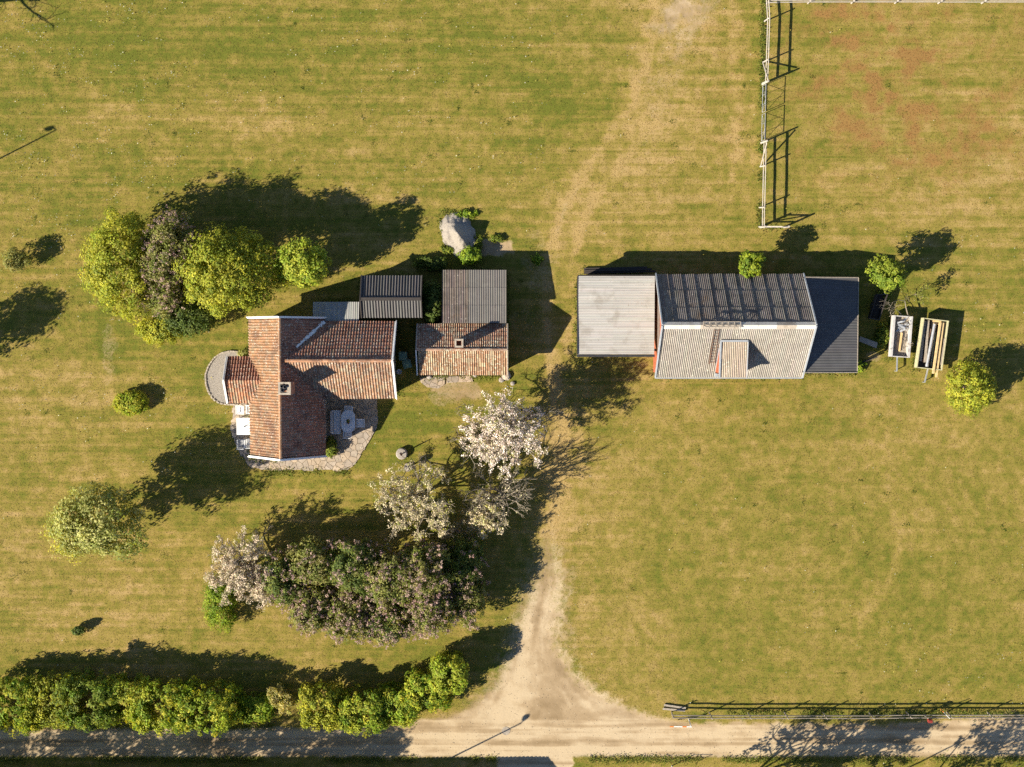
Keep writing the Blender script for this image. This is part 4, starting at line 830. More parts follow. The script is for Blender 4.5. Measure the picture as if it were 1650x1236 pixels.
branch_tree('dry_bush', 'dry straw-coloured bush in the hedge gap', 'bush', 456, 1128, .9, (1.2, 1.2, .8), 420, [(0.44, 0.38, 0.18), (0.36, 0.33, 0.13), (0.28, 0.30, 0.08)], 12, .05, 4, 8, .05, gH, clr=.18, bh=.2, upb=.2, matl='leaf', crown='crown')
# trees by the barn
tree('young_tree', 'bright green young tree behind the barn, half hidden by its roof', 'tree', 1208, 426, 2.4, (1.0, .95, .9), 60, .26, 40, .10, [(0.22, 0.26, 0.02), (0.17, 0.23, 0.02), (0.11, 0.17, 0.015)], 501, None, .06, .2, 1.2)
tree('young_tree', 'round bright green tree beyond the corner of the charcoal lean-to', 'tree', 1430, 443, 2.4, (1.3, 1.25, 1.1), 110, .3, 42, .085, [(0.20, 0.25, 0.025), (0.25, 0.28, 0.035), (0.13, 0.19, 0.018)], 502, None, .08, .25, 1.0)
tree('bush', 'yellow-green bush at the right edge, beside the trailer of planks', 'bush', 1566, 625, 1.4, (1.55, 1.85, 1.4), 190, .34, 48, .075, G_YEL, 503, None, .09, .35, 1.8)
branch_tree('sapling', 'thin sparse sapling behind the two trailers', 'sapling', 1484, 474, 1.3, (.6, .8, .8), 504, [(0.20, 0.20, 0.035), (0.14, 0.16, 0.025)], 5, .05, 3, 4, .025, None, clr=.14, bh=.5, matl='leaf', crown='crown')
for k, (px, py, rx, ry, lb) in enumerate(((1422, 540, .5, .95, 'nettles in the shade between the charcoal lean-to and the first trailer'), (1383, 590, .5, .5, 'bright weeds by the corner post of the charcoal lean-to'), (1425, 470, .5, .8, 'low weeds under the round tree by the dark trailer'))):
    tree('weed_plant', lb, 'weeds', px, py, .2, (rx, ry, .25), 60, .16, 30, .07, G_BRI if k == 1 else G_MID, 510 + k, None, .02, .2, klimb=5, stem_name='stem')
# trees outside the frame whose shadows fall into it
gO = 'trees south of the road'
for i, (px, py, h, rx, ry, rz) in enumerate(((-254, 1345, 4.8, 2.6, 2.1, 2.0), (-130, 1342, 4.9, 2.6, 2.0, 2.0), (-12, 1345, 4.8, 2.5, 1.9, 2.0), (96, 1342, 4.9, 2.5, 1.9, 1.9), (204, 1341, 4.8, 2.5, 1.9, 1.8), (306, 1345, 4.8, 2.4, 2.0, 1.8), (395, 1350, 4.5, 1.9, 1.8, 1.6))):
    tree('roadside_tree', ('leafy tree south of the road, outside the picture'), 'tree', px, py, h + .75, (rx * 1.25, ry * 1.1, rz), 190, .38, 28, .085, G_MID, 600 + i, gO, .14, .2, 1.0)
branch_tree('roadside_tree', 'sparse branching tree south of the road, below the frame', 'tree', 1170, 1318, 4.2, (3.0, 2.0, 2.4), 620, G_MID, 5, .09, 5, 8, .16, gO, clr=.18, bh=1.8, matl='leaf', crown='crown', keep=.28, spread=.6)
branch_tree('roadside_tree', 'thinly leaved tree south of the road, right of the lamp post', 'tree', 1290, 1310, 4.4, (3.2, 2.0, 2.4), 621, G_MID, 7, .09, 5, 9, .16, gO, clr=.22, bh=1.6, matl='leaf', crown='crown', keep=.4, spread=.6)
tree('roadside_tree', 'leafy tree south of the road, below the right corner', 'tree', 1495, 1322, 4.6, (3.2, 2.2, 2.3), 180, .40, 14, .10, G_MID, 622, gO, .16, .2, 1.0)
tree('roadside_tree', 'tree beyond the left edge of the lawn', 'tree', -150, 585, 4.0, (2.1, 2.0, 1.9), 180, .42, 26, .10, G_PALE, 623, None, .16, .25, 1.2)
branch_tree('roadside_tree', 'bare tree beyond the top left corner', 'tree', -150, 5, 4.5, (3.0, 2.4, 2.2), 624, None, 0, .05, 5, 7, .2, None, bh=1.8, mats='bark')

# ================================================================== fences
def L(px, py, z=0): return P(px, py, z)
gF = 'paddock fence sections beside the track'
def paddock(label, posts, hgt, lean, rails, brace=()):
    a = L(*posts[0]); T = thing('paddock_fence', label, 'fence', (a.x, a.y, 0), gF); tops = []
    for (px, py) in posts:
        b = L(px, py); t = b + Vector((lean[0], lean[1], hgt)); tops.append((b, t))
        g = MB(); g.tube(b - Vector((0, 0, .2)), t, .055, .05, 8); g.build('post', M['paleboard'], T)
    for z in rails:
        for (b0, t0), (b1, t1) in zip(tops[:-1], tops[1:]):
            f = z / hgt; p, q = b0.lerp(t0, f), b1.lerp(t1, f); off = Vector((.075, 0, 0)) if abs(q.y - p.y) > abs(q.x - p.x) else Vector((0, -.075, 0))
            dj = Vector((0, 0, rnd.uniform(-.03, .03))); g = MB(); g.bar(p + off + dj - (q - p).normalized() * .1, q + off + dj + (q - p).normalized() * .1, .035, .12); g.build('rail', M['paleboard'], T)
    for (p, zp, q, zq) in brace:
        g = MB(); g.bar(L(*p) + Vector((0, 0, zp)) + Vector((lean[0], lean[1], 0)) * (zp / hgt), L(*q) + Vector((0, 0, zq)) + Vector((lean[0], lean[1], 0)) * (zq / hgt), .05, .09); g.build('brace', M['paleboard'], T)
    return T
lean = (0.05, -0.16)
paddock('pale two-rail fence north of the metal gate, running up to the corner', [(1229, -8), (1231.5, 34), (1229.5, 100), (1228, 134)], 1.38, lean, (.62, 1.16), [((1228.5, 100), .1, (1228, 132), 1.6)])
paddock('pale two-rail fence between the metal gate and the low end frame', [(1226, 230), (1225, 268), (1223.5, 334), (1223, 365)], 1.38, lean, (.62, 1.16), [((1225, 268), .1, (1226, 232), 1.6)])
paddock('pale rail fence running east along the top edge of the picture', [(1235, 6), (1302, 5), (1372, 5), (1442, 5), (1512, 5), (1582, 5), (1660, 5)], 1.3, (0, -.05), (.6, 1.12))
# end frame: second post and rails to the east
a, b = L(1224, 366), L(1263, 366); T = thing('end_frame', 'low pale frame of two rails at the southern end of the paddock fence', 'fence', (a.x, a.y, 0), gF)
for p in (a + Vector((.05, 0, 0)), b):
    g = MB(); g.tube(p - Vector((0, 0, .2)), p + Vector((.03, -.1, 1.4)), .075, .07, 8); g.build('post', M['paleboard'], T)
for z in (.55, 1.3):
    g = MB(); g.bar(a + Vector((.05, -.1 * z, z)), b + Vector((.03, -.1 * z, z)), .05, .1); g.build('rail', M['paleboard'], T)
g = MB(); g.bar(a + Vector((.1, 0, .5)), b + Vector((0, -.08, 1.25)), .05, .08); g.build('brace', M['paleboard'], T)
# metal gate
ga, gb = L(1228, 137), L(1226, 229); T = thing('field_gate', 'tubular metal field gate closed between the two fence sections', 'gate', (ga.x, ga.y, 0))
for q, zt in ((ga + Vector((0, .05, 0)), 1.7), (gb - Vector((0, .05, 0)), 1.7)):
    g = MB(); g.tube(q - Vector((0, 0, .2)), q + Vector((.06, -.16, zt)), .07, .065, 8); g.build('post', M['paleboard'], T)
gm = ga.lerp(gb, .5)
def leaf(p, q, side):
    g = MB(); ln = Vector((.04, -.1, 1.05)); lo = Vector((.008, -.03, .2)); d = (q - p)
    p2, q2 = p + d * .04, q - d * .03
    for u, v in ((p2 + lo, q2 + lo), (p2 + ln, q2 + ln), (p2 + lo, p2 + ln), (q2 + lo, q2 + ln)): g.tube(u, v, .022, .022, 6)
    for f in (.36, .7): g.tube(p2 + d * .93 * f + lo, p2 + d * .93 * f + ln, .014, .014, 5)
    g.tube(p2 + lo, p2 + d * .5 + ln, .014, .014, 5); g.tube(p2 + d * .5 + ln, q2 + lo, .014, .014, 5)
    g.build('gate_leaf', M['steel'], T)
leaf(ga, gm, 1); leaf(gm, gb, 1)
# roadside fence, right
bp = [(1082, 1147), (1143, 1148), (1205, 1148), (1264, 1148), (1326, 1148), (1400, 1148), (1460, 1147), (1525, 1147), (1590, 1147), (1656, 1147)]
a = L(*bp[0]); T = thing('roadside_fence', 'low two-rail wooden fence along the right-hand road verge', 'fence', (a.x, a.y, 0)); hgt = 1.2
bs = [L(*q) for q in bp]
for q in bs:
    g = MB(); g.tube(q - Vector((0, 0, .2)), q + Vector((.0, -.07, hgt)), .05, .045, 8); g.build('post', M['wood'], T)
for z in (.46, .92):
    for p, q in zip(bs[:-1], bs[1:]):
        o = Vector((0, -.07 * z / hgt - .06, z + rnd.uniform(-.02, .02))); g = MB(); g.bar(p + o - Vector((.08, 0, 0)), q + o + Vector((.08, 0, 0)), .035, .15); g.build('rail', M['wood'], T)
# planks lying by the fence end
for k, (x0_, y0_, x1_, y1_) in enumerate(((1070, 1136, 1105, 1141), (1068, 1142, 1104, 1145))):
    g = MB(); p, q = L(x0_, y0_, .06), L(x1_, y1_, .06); g.bar(p, q, .14, .07)
    tag(g.build('plank', M['wood']), ('upper' if k == 0 else 'lower') + ' of two grey planks lying in the grass at the roadside fence end', 'plank', 'planks by the roadside fence')
# barrier bar on a short post
a, b = L(1110, 1159), L(1078, 1167); T = thing('barrier', 'short white barrier bar with orange bands by the road verge', 'barrier', (a.x, a.y, 0))
g = MB(); g.tube(a - Vector((0, 0, .2)), a + Vector((.03, -.25, .9)), .045, .04, 8); g.build('post', M['white'], T)
p0, p1 = a + Vector((.03, -.28, .75)), b + Vector((-.0, 0, .45))
for i in range(5):
    g = MB(); g.bar(p0.lerp(p1, i / 5), p0.lerp(p1, (i + 1) / 5), .05, .13); g.build('bar_section', M['orange'] if i in (1, 4) else M['white'], T)
# marker pole and red mailbox
a = L(1516, 1143.5); g = MB(); T = thing('marker_pole', 'thin white marker pole with an orange foot, leaning by the roadside fence', 'pole', (a.x, a.y, 0))
g.tube(a - Vector((0, 0, .1)), a + Vector((.05, -.05, .5)), .03, .03, 8); g.build('foot', M['orange'], T); g = MB(); g.tube(a + Vector((.05, -.05, .5)), a + Vector((.14, -.2, 1.3)), .028, .025, 8); g.build('pole', M['white'], T)
a = L(1489, 1152); T = thing('mailbox', 'red mailbox on a post beside the roadside fence', 'mailbox', (a.x, a.y, 0))
g = MB(); g.box((a.x, a.y, .45), (.07, .07, 1.1)); g.build('post', M['wood'], T); g = MB(); g.box((a.x, a.y - .05, 1.08), (.26, .22, .2))
for i in range(9):
    t0, t1 = math.pi * i / 9, math.pi * (i + 1) / 9; g.bar((a.x - .13, a.y - .05 + .1 * math.cos((t0 + t1) / 2), 1.19 + .09 * math.sin((t0 + t1) / 2)), (a.x + .13, a.y - .05 + .1 * math.cos((t0 + t1) / 2), 1.19 + .09 * math.sin((t0 + t1) / 2)), .06, .03)
g.build('box', M['red'], T)
# hoop frame at the bottom edge
a = L(1082.5, 1234.5); T = thing('sign_frame', 'thin post with an empty bent hoop frame on the lower road verge', 'sign', (a.x, a.y, 0)); hz = Vector((0, 0, 1.05))
g = MB(); g.tube(a - Vector((0, 0, .2)), a + hz, .04, .035, 8); g.build('post', M['white'], T)
g = MB(); e = Vector((1.35, 0, 0)); lo_ = Vector((0, 0, .75))
for p, q in ((a + hz, a + hz + e), (a + lo_, a + lo_ + e * .9), (a + hz + e, a + lo_ + e * .9)): g.tube(p, q, .02, .02, 6)
g.build('frame', M['darkmetal'], T)
# street lamps (outside the frame, their shadows reach in)
def lamp(label, px, py, hgt, head, group='street lamps along the road'):
    a = L(px, py); T = thing('street_lamp', label, 'street lamp', (a.x, a.y, 0), group); t = a + Vector((0, 0, hgt)); h = t + Vector(head)
    g = MB(); g.tube(a - Vector((0, 0, .3)), t, .07, .045, 10); g.build('pole', M['steel'], T)
    g = MB(); g.tube(t, h, .04, .035, 8); g.build('arm', M['steel'], T)
    d = Vector((head[0], head[1], 0)).normalized() if (head[0] or head[1]) else Vector((1, 0, 0)); g = MB(); s_ = Vector((-d.y, d.x, 0)); n = 12
    ring = [h + d * (.28 + .32 * math.cos(2 * math.pi * i / n)) + s_ * (.17 * math.sin(2 * math.pi * i / n)) for i in range(n)]
    g.add([p + Vector((0, 0, -.06)) for p in ring] + [h + d * .28 + (p - h - d * .28) * .7 + Vector((0, 0, .1)) for p in ring], [tuple(range(n - 1, -1, -1)), tuple(range(n, 2 * n))] + [(i, (i + 1) % n, n + (i + 1) % n, n + i) for i in range(n)]); g.build('lamp_head', M['darkmetal'], T)
lamp('street lamp south of the road, opposite the driveway', 641, 1264, 6.0, (.15, .2, .05)); lamp('street lamp south of the road, near the right corner', 1369, 1284, 6.0, (.15, .2, .05)); lamp('street lamp with a bent arm beyond the left edge', -110, 311, 6.0, (-.7, -.1, .35))
# cottage south of the road (outside the frame, only its shadow is seen)
c0 = L(792, 1269); T = thing('cottage', 'low cottage south of the road, below the frame', 'house', (c0.x - 8, c0.y - 3, 0)); g = MB(); gable_walls(g, c0.x - 46, c0.x, c0.y - 7, c0.y, 2.6, 3.9, 'x'); g.build('wall', M['plaster'], T)
g = MB(); slope(g, (c0.x - 46.2, c0.y - 7.3, 2.55), (c0.x + .2, c0.y - 7.3, 2.55), (c0.x - 46.2, c0.y - 3.5, 4.0), .3, .03, .5, .03, 4, varied((0.35, 0.16, 0.09), .2, .08, 50)); slope(g, (c0.x + .2, c0.y + .3, 2.55), (c0.x - 46.2, c0.y + .3, 2.55), (c0.x + .2, c0.y - 3.5, 4.0), .3, .03, .5, .03, 4, varied((0.35, 0.16, 0.09), .2, .08, 51)); g.build('roof', M['tile'], T)

# ================================================================== garden things
def chair(label, px, py, rz, mat='plastic', cushion=None, group='white garden chairs'):
    a = L(px, py, .42); T = thing('garden_chair', label, 'chair', (a.x, a.y, 0), group); ca, sa = math.cos(rz), math.sin(rz)
    def w(x, y, z): return Vector((a.x + x * ca - y * sa, a.y + x * sa + y * ca, z))
    g = MB()
    for i in range(6): y = -.24 + i * .088; g.bar(w(-.25, y, .43), w(.25, y, .43), .075, .025)
    g.build('seat', M[mat], T); g = MB()
    for i in range(6): x = -.22 + i * .088; g.bar(w(x, .25, .46), w(x, .38, .92), .05, .02)
    g.bar(w(-.26, .38, .92), w(.26, .38, .92), .03, .07); g.build('backrest', M[mat], T)
    for x in (-.27, .27):
        g = MB(); g.bar(w(x, -.26, .63), w(x, .33, .63), .055, .03); g.build('armrest', M[mat], T)
        for y in (-.24, .26): g = MB(); g.tube(w(x, y, 0.0), w(x, y, .62), .024, .022, 6); g.build('leg', M[mat], T)
    if cushion: g = MB(); g.box((a.x, a.y, .485), (.46, .46, .08), rz); g.build('cushion', M[cushion], T)
    return T
gC = 'white garden chairs'
chair('white slatted garden chair at the right side of the oval table', 580.5, 681.5, -math.pi / 2); chair('white garden chair at the top end of the oval table, by the wall', 562.5, 662, 0); chair('white garden chair at the lower end of the oval table, half in the sun', 560.5, 697, math.pi)
chair('white armchair above the square white table west of the house', 387.5, 661.5, math.pi / 2 * .0); chair('white chair above the square table, half under the eaves', 404, 661, 0); chair('white armchair with a grey cushion below the square table', 389.5, 714.5, math.pi, cushion='greycush'); chair('white chair below the square table, half under the eaves', 404, 713, math.pi)
# oval table
a = L(561, 679, .72); T = thing('garden_table', 'oval white slatted garden table on the shaded patio', 'table', (a.x, a.y, 0)); g = MB(); n = 28
for k in range(8):
    x = -.42 + k * .12; yy = .36 + math.sqrt(max(0.0, .46 ** 2 - (min(abs(x), .45)) ** 2)) * .85
    g.bar((a.x + x, a.y - yy, .72), (a.x + x, a.y + yy, .72), .11, .03)
g.build('table_top', M['plastic'], T); g = MB()
ring = [(a.x + .48 * math.cos(t) , a.y + (.36 if math.sin(t) > 0 else -.36) + .42 * math.sin(t)) for t in [2 * math.pi * i / n for i in range(n)]]
for p, q in zip(ring, ring[1:] + ring[:1]): g.bar((p[0], p[1], .715), (q[0], q[1], .715), .05, .05)
g.build('rim', M['plastic'], T)
for x in (-.3, .3):
    for y in (-.5, .5): g = MB(); g.tube((a.x + x, a.y + y, 0), (a.x + x, a.y + y, .7), .03, .025, 6); g.build('leg', M['plastic'], T)
g = MB(); g.lathe((a.x + .02, a.y - .05, .735), [(.08, 0), (.11, .16), (.12, .17), (.09, .165), (.085, .12)], 14); o = tag(g.build('flower_pot', M['terracotta']), 'small terracotta flower pot with dark plant on the oval table', 'flower pot')
rs = np.random.RandomState(3); C, N, S, t = clump_leaves(np.array([(a.x + .02, a.y + .05, .98)]), np.array([.13]), 60, .05, G_DARK, rs); quads('plant', C, N, S, t, M['leaf'], o)
# bench
a = L(542.5, 680, .43); T = thing('garden_bench', 'white slatted garden bench between the house wall and the oval table', 'bench', (a.x, a.y, 0)); g = MB()
for i in range(5): x = -.16 + i * .1; g.bar((a.x + x, a.y - .78, .43), (a.x + x, a.y + .78, .43), .08, .03)
g.build('seat', M['plastic'], T); g = MB()
for i in range(3): g.bar((a.x - .25 - i * .05, a.y - .8, .55 + i * .15), (a.x - .25 - i * .05, a.y + .8, .55 + i * .15), .03, .11)
g.build('backrest', M['plastic'], T)
for y in (-.82, .82):
    g = MB(); g.bar((a.x - .34, a.y + y, .64), (a.x + .26, a.y + y, .64), .06, .035); g.build('armrest', M['plastic'], T)
    for x in (-.3, .22): g = MB(); g.box((a.x + x, a.y + y, .31), (.05, .05, .62)); g.build('leg', M['plastic'], T)
# square table west
a = L(398, 687, .72); T = thing('garden_table', 'square white table on the paving west of the house, partly under the eaves', 'table', (a.x, a.y, 0)); g = MB(); g.box((a.x, a.y, .72), (1.5, 1.22, .04)); g.build('table_top', M['plastic'], T); g = MB()
for s_ in (-1, 1): g.box((a.x, a.y + s_ * .56, .66), (1.4, .03, .08)); g.box((a.x + s_ * .7, a.y, .66), (.03, 1.1, .08))
g.build('apron', M['plastic'], T)
for x in (-.68, .68):
    for y in (-.54, .54): g = MB(); g.box((a.x + x, a.y + y, .35), (.06, .06, .7)); g.build('leg', M['plastic'], T)
g = MB(); q = L(396.5, 686, .76); g.bar((q.x - .1, q.y - .05, .765), (q.x + .12, q.y + .06, .765), .05, .04); g.tube((q.x - .12, q.y - .06, .742), (q.x - .12, q.y - .06, .80), .045, .045, 10); tag(g.build('lantern', M['darkmetal']), 'small dark object lying on the square white table', 'lantern')
# bins in the passage
def binn(label, px, py, rz):
    a = L(px, py, .95); T = thing('wheelie_bin', label, 'bin', (a.x, a.y, 0), 'green bins in the passage'); ca, sa = math.cos(rz), math.sin(rz)
    def w(x, y, z): return (a.x + x * ca - y * sa, a.y + x * sa + y * ca, z)
    g = MB(); g.add([w(x * k, y * k, z) for z, k in ((.08, .78), (.92, 1)) for x, y in ((-.27, -.26), (.27, -.26), (.27, .26), (-.27, .26))], [(3, 2, 1, 0), (4, 5, 6, 7), (0, 1, 5, 4), (1, 2, 6, 5), (2, 3, 7, 6), (3, 0, 4, 7)]); g.build('body', M['green'], T)
    g = MB(); g.box((a.x, a.y, .96), (.6, .58, .06), rz); g.box(w(0, -.02, 1.0), (.48, .42, .04), rz); g.build('lid', M['green'], T)
    g = MB(); g.tube(w(-.24, .33, .9), w(.24, .33, .9), .02, .02, 6); g.build('handle', M['green'], T)
    for s_ in (-1, 1): g = MB(); g.tube(w(s_ * .22, .25, .1), w(s_ * .27, .25, .1), .1, .1, 12); g.build('wheel', M['rubber'], T)
binn('upper of the two green bins in the shaded passage', 649.5, 574, 0); binn('lower green bin, turned askew in the shaded passage', 656, 587, .25)
a = L(643.5, 599, .2); T = thing('bucket', 'small white tub standing in the shade below the green bins', 'bucket', (a.x, a.y, 0)); g = MB(); g.lathe((a.x, a.y, 0), [(.13, 0), (.18, .3), (.19, .31), (.16, .3), (.14, .05)], 16); g.build('body', M['plastic'], T); g = MB()
for i in range(8): t0, t1 = math.pi * i / 8, math.pi * (i + 1) / 8; g.tube((a.x + .18 * math.cos(t0), a.y, .3 + .12 * math.sin(t0)), (a.x + .18 * math.cos(t1), a.y, .3 + .12 * math.sin(t1)), .008, .008, 5)
g.build('handle', M['steel'], T)
# stones by the outbuilding corner
for k, (px, py, r_) in enumerate(((816, 606, .32), (808, 612, .2), (826, 618, .16), (692, 607, .2), (765, 604, .18))):
    a = L(px, py); g = MB(); rr = random.Random(70 + k); n = 12; rows = [(.6, -.1), (1, .15), (.9, .45), (.55, .7), (.15, .78)]; o = len(g.v)
    g.lathe((a.x, a.y, 0), [(r_ * p_, r_ * z_) for p_, z_ in rows], n); g.v = [(x + rr.uniform(-.12, .12) * r_, y + rr.uniform(-.12, .12) * r_, z + rr.uniform(-.08, .08) * r_) for x, y, z in g.v]
    tag(g.build('boulder', M['mortar'] if k == 0 else M['stone']), ('largest, whitish stone at the lower right corner of the pantiled outbuilding', 'small grey stone left of the whitish one below the outbuilding', 'small stone in the grass right of the whitish one', 'dark stone on the doorstep paving of the outbuilding', 'stone against the middle of the outbuilding front')[k], 'stone')
# millstone with an old hand pump
a = L(647, 731.5, .3); T = thing('hand_pump', 'round stone base with a slim iron hand pump in the middle of the lawn', 'pump', (a.x, a.y, 0))
g = MB(); g.lathe((a.x, a.y, -.1), [(.40, 0), (.42, .2), (.41, .38), (.35, .43), (.12, .44), (.11, .36)], 28); g.build('stone_base', M['stone'], T)
g = MB(); g.tube((a.x, a.y, .3), (a.x + .03, a.y + .02, 1.15), .05, .04, 10); g.tube((a.x + .03, a.y + .02, 1.15), (a.x + .035, a.y + .025, 1.42), .028, .022, 8); g.build('barrel', M['rust'], T)
g = MB(); g.tube((a.x + .02, a.y + .02, 1.02), (a.x - .12, a.y + .14, 1.0), .022, .02, 6); g.build('spout', M['rust'], T); g = MB(); g.tube((a.x + .03, a.y + .02, 1.3), (a.x + .26, a.y - .18, 1.1), .014, .012, 6); g.tube((a.x + .26, a.y - .18, 1.1), (a.x + .34, a.y - .26, .7), .012, .012, 6); g.build('handle', M['rust'], T)
a = L(658.5, 752, .0); T = thing('bird_bath', 'pale stone bird bath on a square plinth below the hand pump', 'bird bath', (a.x, a.y, 0))
g = MB(); g.box((a.x, a.y, .05), (.5, .5, .12), .12); g.build('plinth', M['mortar'], T); g = MB(); g.lathe((a.x, a.y, .1), [(.13, 0), (.07, .1), (.06, .38), (.1, .46)], 14); g.build('stem', M['mortar'], T)
g = MB(); g.lathe((a.x, a.y, .55), [(.1, 0), (.25, .1), (.28, .18), (.26, .2), (.2, .12), (.05, .09)], 20); g.build('bowl', M['stone'], T); g = MB(); g.lathe((a.x, a.y, .62), [(.05, 0), (.05, .12), (.17, .2), (.2, .32), (.14, .44), (.04, .48)], 16); g.build('ornament', M['stone'], T)
# manhole cover
a = L(815, 1178.5); g = MB(); g.lathe((a.x, a.y, -.12), [(.31, 0), (.31, .055), (.29, .06), (.26, .055), (.05, .06)], 28); tag(g.build('manhole_cover', M['wood']), 'round grey manhole cover in the dirt road crossed by the lamp shadow', 'manhole cover')
# gravel heap
c = L(739, 380); n = 96; rs = np.random.RandomState(9); gxs = np.linspace(-1.9, 1.9, n); XX, YY = np.meshgrid(gxs, gxs); ang = R(-58)
u = XX * math.cos(ang) + YY * math.sin(ang); v = -XX * math.sin(ang) + YY * math.cos(ang); d_ = np.hypot(u / 1.95, v / 1.25) + (fbm(XX * 1.4 + 5, YY * 1.4 + 3, 3) - .5) * .45
hh = .95 * np.clip(1 - d_, 0, 1) ** 1.15 * (1 + .5 * np.exp(-(v / .35) ** 2) * (u > -1.2)) + (fbm(XX * 6, YY * 6, 4, .6) - .5) * .12 * (d_ < .97) - .12 * (d_ >= .97); hh -= .22 * np.exp(-((u - .1) ** 2 / .3 + (v + .45) ** 2 / .08))
g = MB(); g.v = [(c.x + XX[j, i], c.y + YY[j, i], float(hh[j, i])) for j in range(n) for i in range(n)]
for j in range(n - 1):
    for i in range(n - 1): g.face((j * n + i, j * n + i + 1, (j + 1) * n + i + 1, (j + 1) * n + i))
tag(g.build('gravel_heap', M['gravel'], None, True), 'heap of pale grey gravel on the grass north of the annex', 'gravel heap')
g = MB(); p, q = L(941, 437, .1), L(1056, 434.5, .12)
for k in range(3): g.bar(p + Vector((0, -.12 + k * .14, .02 + .09 * (k == 1))), q + Vector((-.3 * k, -.12 + k * .14, .02 + .09 * (k == 1))), .13, .1)
tag(g.build('board_stack', M['darkwood']), 'row of dark boards lying in the shade along the back of the carport', 'boards')
# ================================================================== trailers
def trailer(label, TL, TR, BR, BL, z0, z1, side, sw, mat, floor, bar, group='trailers parked beside the barn'):
    tl, tr, br, bl = [L(x, y, z1) for x, y in (TL, TR, BR, BL)]; cen = (tl + tr + br + bl) / 4; T = thing('trailer', label, 'trailer', (cen.x, cen.y, 0), group)
    def at(p, z): return Vector((p.x, p.y, z))
    g = MB(); k = [at(p, 0) for p in (bl, br, tr, tl)]; g.prism([(p.x, p.y) for p in k], z0, z0 + .06); g.build('floor', M[floor], T)
    for p, q, nm in ((tl, bl, 1), (tr, br, 1), (tl, tr, 0), (bl, br, 0)):
        g = MB(); ww = sw if nm else .06; inn = (cen - (p + q) / 2); inn.z = 0; inn = inn.normalized() * ww / 2; e = (q - p).normalized() * (0 if nm else sw)
        zt = z1 if nm else z1 - .03
        g.bar(at(p, (z0 + zt) / 2 + .03) + inn + e, at(q, (z0 + zt) / 2 + .03) + inn - e, ww, zt - z0); g.build('side_board', M[mat], T)
    ax = (cen - (tl + tr) / 2)
    for s_ in (0, 1):
        p = (tl + bl) / 2 if s_ == 0 else (tr + br) / 2; o = (p - cen).normalized() * -.12; g = MB(); q = at(p, .3) + o; d = (p - cen).normalized(); g.tube(q - d * .09, q + d * .09, .3, .3, 18); w_ = g.build('wheel', M['rubber'], T)
        g = MB(); g.tube(q - d * .095, q + d * .095, .16, .16, 14); g.build('rim', M['steel'], w_)
    a, b = L(bar[0], bar[1], .45), L(bar[2], bar[3], .45); g = MB(); g.bar(a, b, .09, .08); g.tube(b, b - Vector((0, 0, .45)), .035, .035, 8); g.build('drawbar', M['plywood'] if floor == 'plywood' else M['steel'], T); return T, cen, tl, tr, br, bl
T1, cen, tl, tr, br, bl = trailer('grey-white box trailer heaped with branches and scrap', (1439.4, 508), (1471, 510), (1466, 576.5), (1434, 574.5), .42, .85, 1, .17, 'greywhite', 'wood', (1445.6, 572, 1445, 598))
rs = np.random.RandomState(21); ed = (bl - tl)
g = MB(); tips = []
for k in range(16):
    p = cen + ed * rs.uniform(-.38, .3) + (tr - tl) * rs.uniform(-.1, .3); p.z = .52; grow(g, p, Vector(rs.normal(0, 1, 3)).normalized(), .4, .018, 2, rs, tips, .3, .7, (2, 3), .7, 0)
tag(g.build('brushwood', M['twig']), 'tangle of twigs and brush piled in the grey-white trailer', 'brushwood')
g = MB(); rr = random.Random(3)
for k in range(14):
    q = cen + ed * rr.uniform(-.42, -.12) + (tr - tl) * rr.uniform(-.15, .25); z = .52 + rr.uniform(0, .22); g.bar((q.x - .15, q.y + rr.uniform(-.2, .2), z), (q.x + .2, q.y + rr.uniform(-.2, .2), z + rr.uniform(-.1, .15)), .12, .03)
tag(g.build('scrap_metal', M['steel']), 'crumpled silvery scrap at the upper end of the grey-white trailer', 'scrap')
g = MB(); tips = []; grow(g, L(1464, 512, .7), Vector((-.25, .95, .1)), 1.2, .05, 3, rs, tips, .2, .6, (2, 2), .7, 0, .01); grow(g, L(1456, 512, .7), Vector((-.6, .8, .1)), .9, .03, 3, rs, tips, .3, .8, (2, 3), .7, 0, .01)
tag(g.build('cut_branch', M['twig']), 'bare forked branch sticking out of the top of the grey-white trailer', 'branch')
g = MB(); g.bar(L(1449, 566, .55), L(1453, 536, .6), .12, .1); tag(g.build('plank', M['newwood']), 'orange-brown plank among the brush in the grey-white trailer', 'plank', 'planks loaded on the trailers')
T2, cen, tl, tr, br, bl = trailer('long dark trailer with pale plywood edges, loaded with planks and pipes', (1488, 512), (1529, 517), (1518, 597), (1476.5, 592.5), .45, .95, 1, .07, 'plywood', 'darkwood', (1495, 594, 1490, 616))
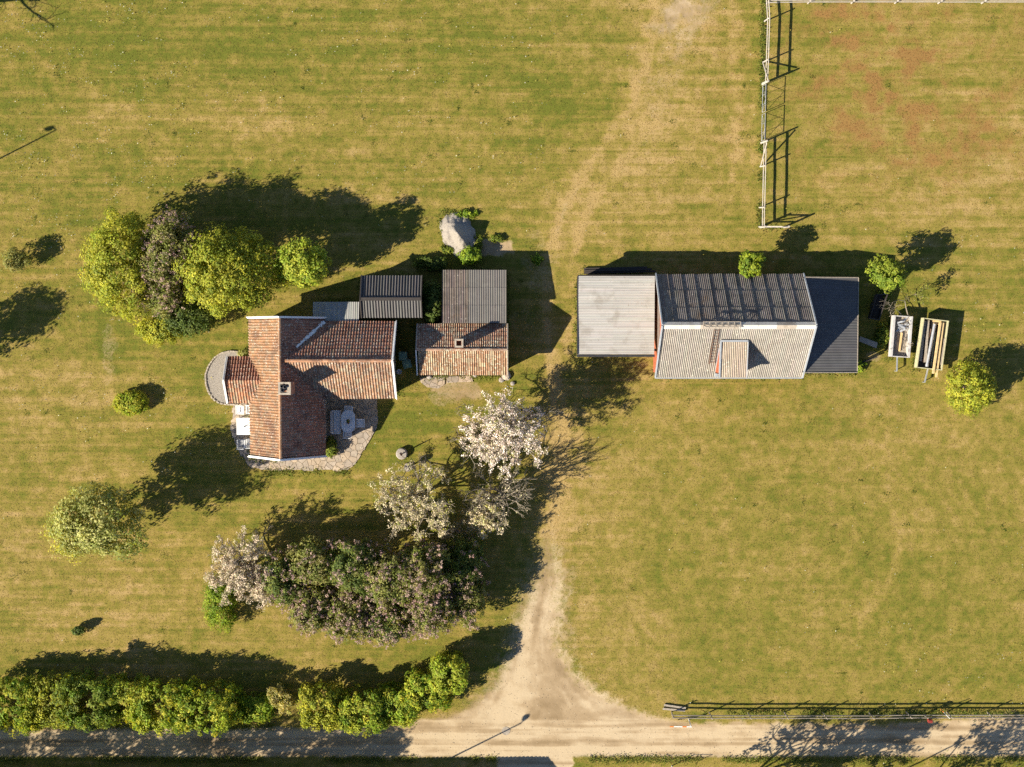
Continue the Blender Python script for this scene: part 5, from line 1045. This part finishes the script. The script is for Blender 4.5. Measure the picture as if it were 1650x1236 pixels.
LOAD = [((1490, 517), (1482.5, 582), .20, .12, .58, 'wood', 'wide grey plank on the left of the load'), ((1495.5, 516), (1490.5, 584), .17, .10, .64, 'wood', 'brownish plank beside the wide grey one'), ((1500, 530), (1487, 583), .08, .05, .60, 'rust', 'rusty bar left of the silvery pipe'),
        ((1515, 520), (1503.5, 602), .15, .10, .98, 'newwood', 'long yellow beam overhanging the drawbar end'), ((1519.5, 520), (1508.5, 608), .13, .12, .86, 'newwood', 'longest yellow beam, resting lowest over the edge'), ((1523, 545), (1517, 588), .14, .06, .9, 'wood', 'grey plank on the right rim of the trailer'), ((1507, 535), (1500, 590), .12, .06, .55, 'plywood', 'greenish plank under the pipe'), ((1503, 517), (1518, 519), .12, .06, .75, 'newwood', 'short yellow crosspiece at the top of the load'), ((1504, 521), (1516, 523), .1, .05, .72, 'newwood', 'second short yellow piece across the load')]
for (p, q, wd, ht, z, mt, lb) in LOAD:
    g = MB(); g.bar(L(*p, z), L(*q, z), wd, ht); tag(g.build('plank', M[mt]), lb + ', in the long dark trailer', 'plank', 'planks loaded on the trailers')
g = MB(); g.tube(L(1506, 522, .84), L(1493.5, 589, .80), .10, .10, 14); g.tube(L(1493.9, 587, .802), L(1493.2, 591, .80), .115, .115, 14); tag(g.build('metal_pipe', M['steel']), 'shiny silvery pipe on top of the planks in the long dark trailer', 'pipe')
# dark handcart in the shade and an upturned box
T3, *_ = trailer('old dark box trailer in the shade under the round tree', (1413, 474), (1431, 474), (1417, 516), (1401, 513), .3, .75, 1, .06, 'darkwood', 'darkwood', (1425, 474, 1428, 460))
a, b, c2, d2 = L(1386, 542, .55), L(1414, 552, .55), L(1412, 561, .5), L(1384, 550, .5); T = thing('workbench', 'dark wooden bench-like table tucked behind the charcoal lean-to', 'bench', ((a.x + b.x) / 2, (a.y + c2.y) / 2, 0))
g = MB(); g.prism([(q.x, q.y) for q in (d2, c2, b, a)], .5, .56); g.build('top', M['wood'], T)
for q in (a, b, c2, d2): mm = (a + b + c2 + d2) / 4; w_ = q.lerp(mm, .12); g = MB(); g.box((w_.x, w_.y, .25), (.07, .07, .5)); g.build('leg', M['wood'], T)
g = MB(); p, q = L(1376, 588, .02), L(1414, 575, .35); g.bar(p, q, .1, .08); tag(g.build('pole', M['darkwood']), 'dark pole leaning in the weeds below the wooden bench', 'pole')
for o in bpy.data.objects:
    if '_o' in o: del o['_o']
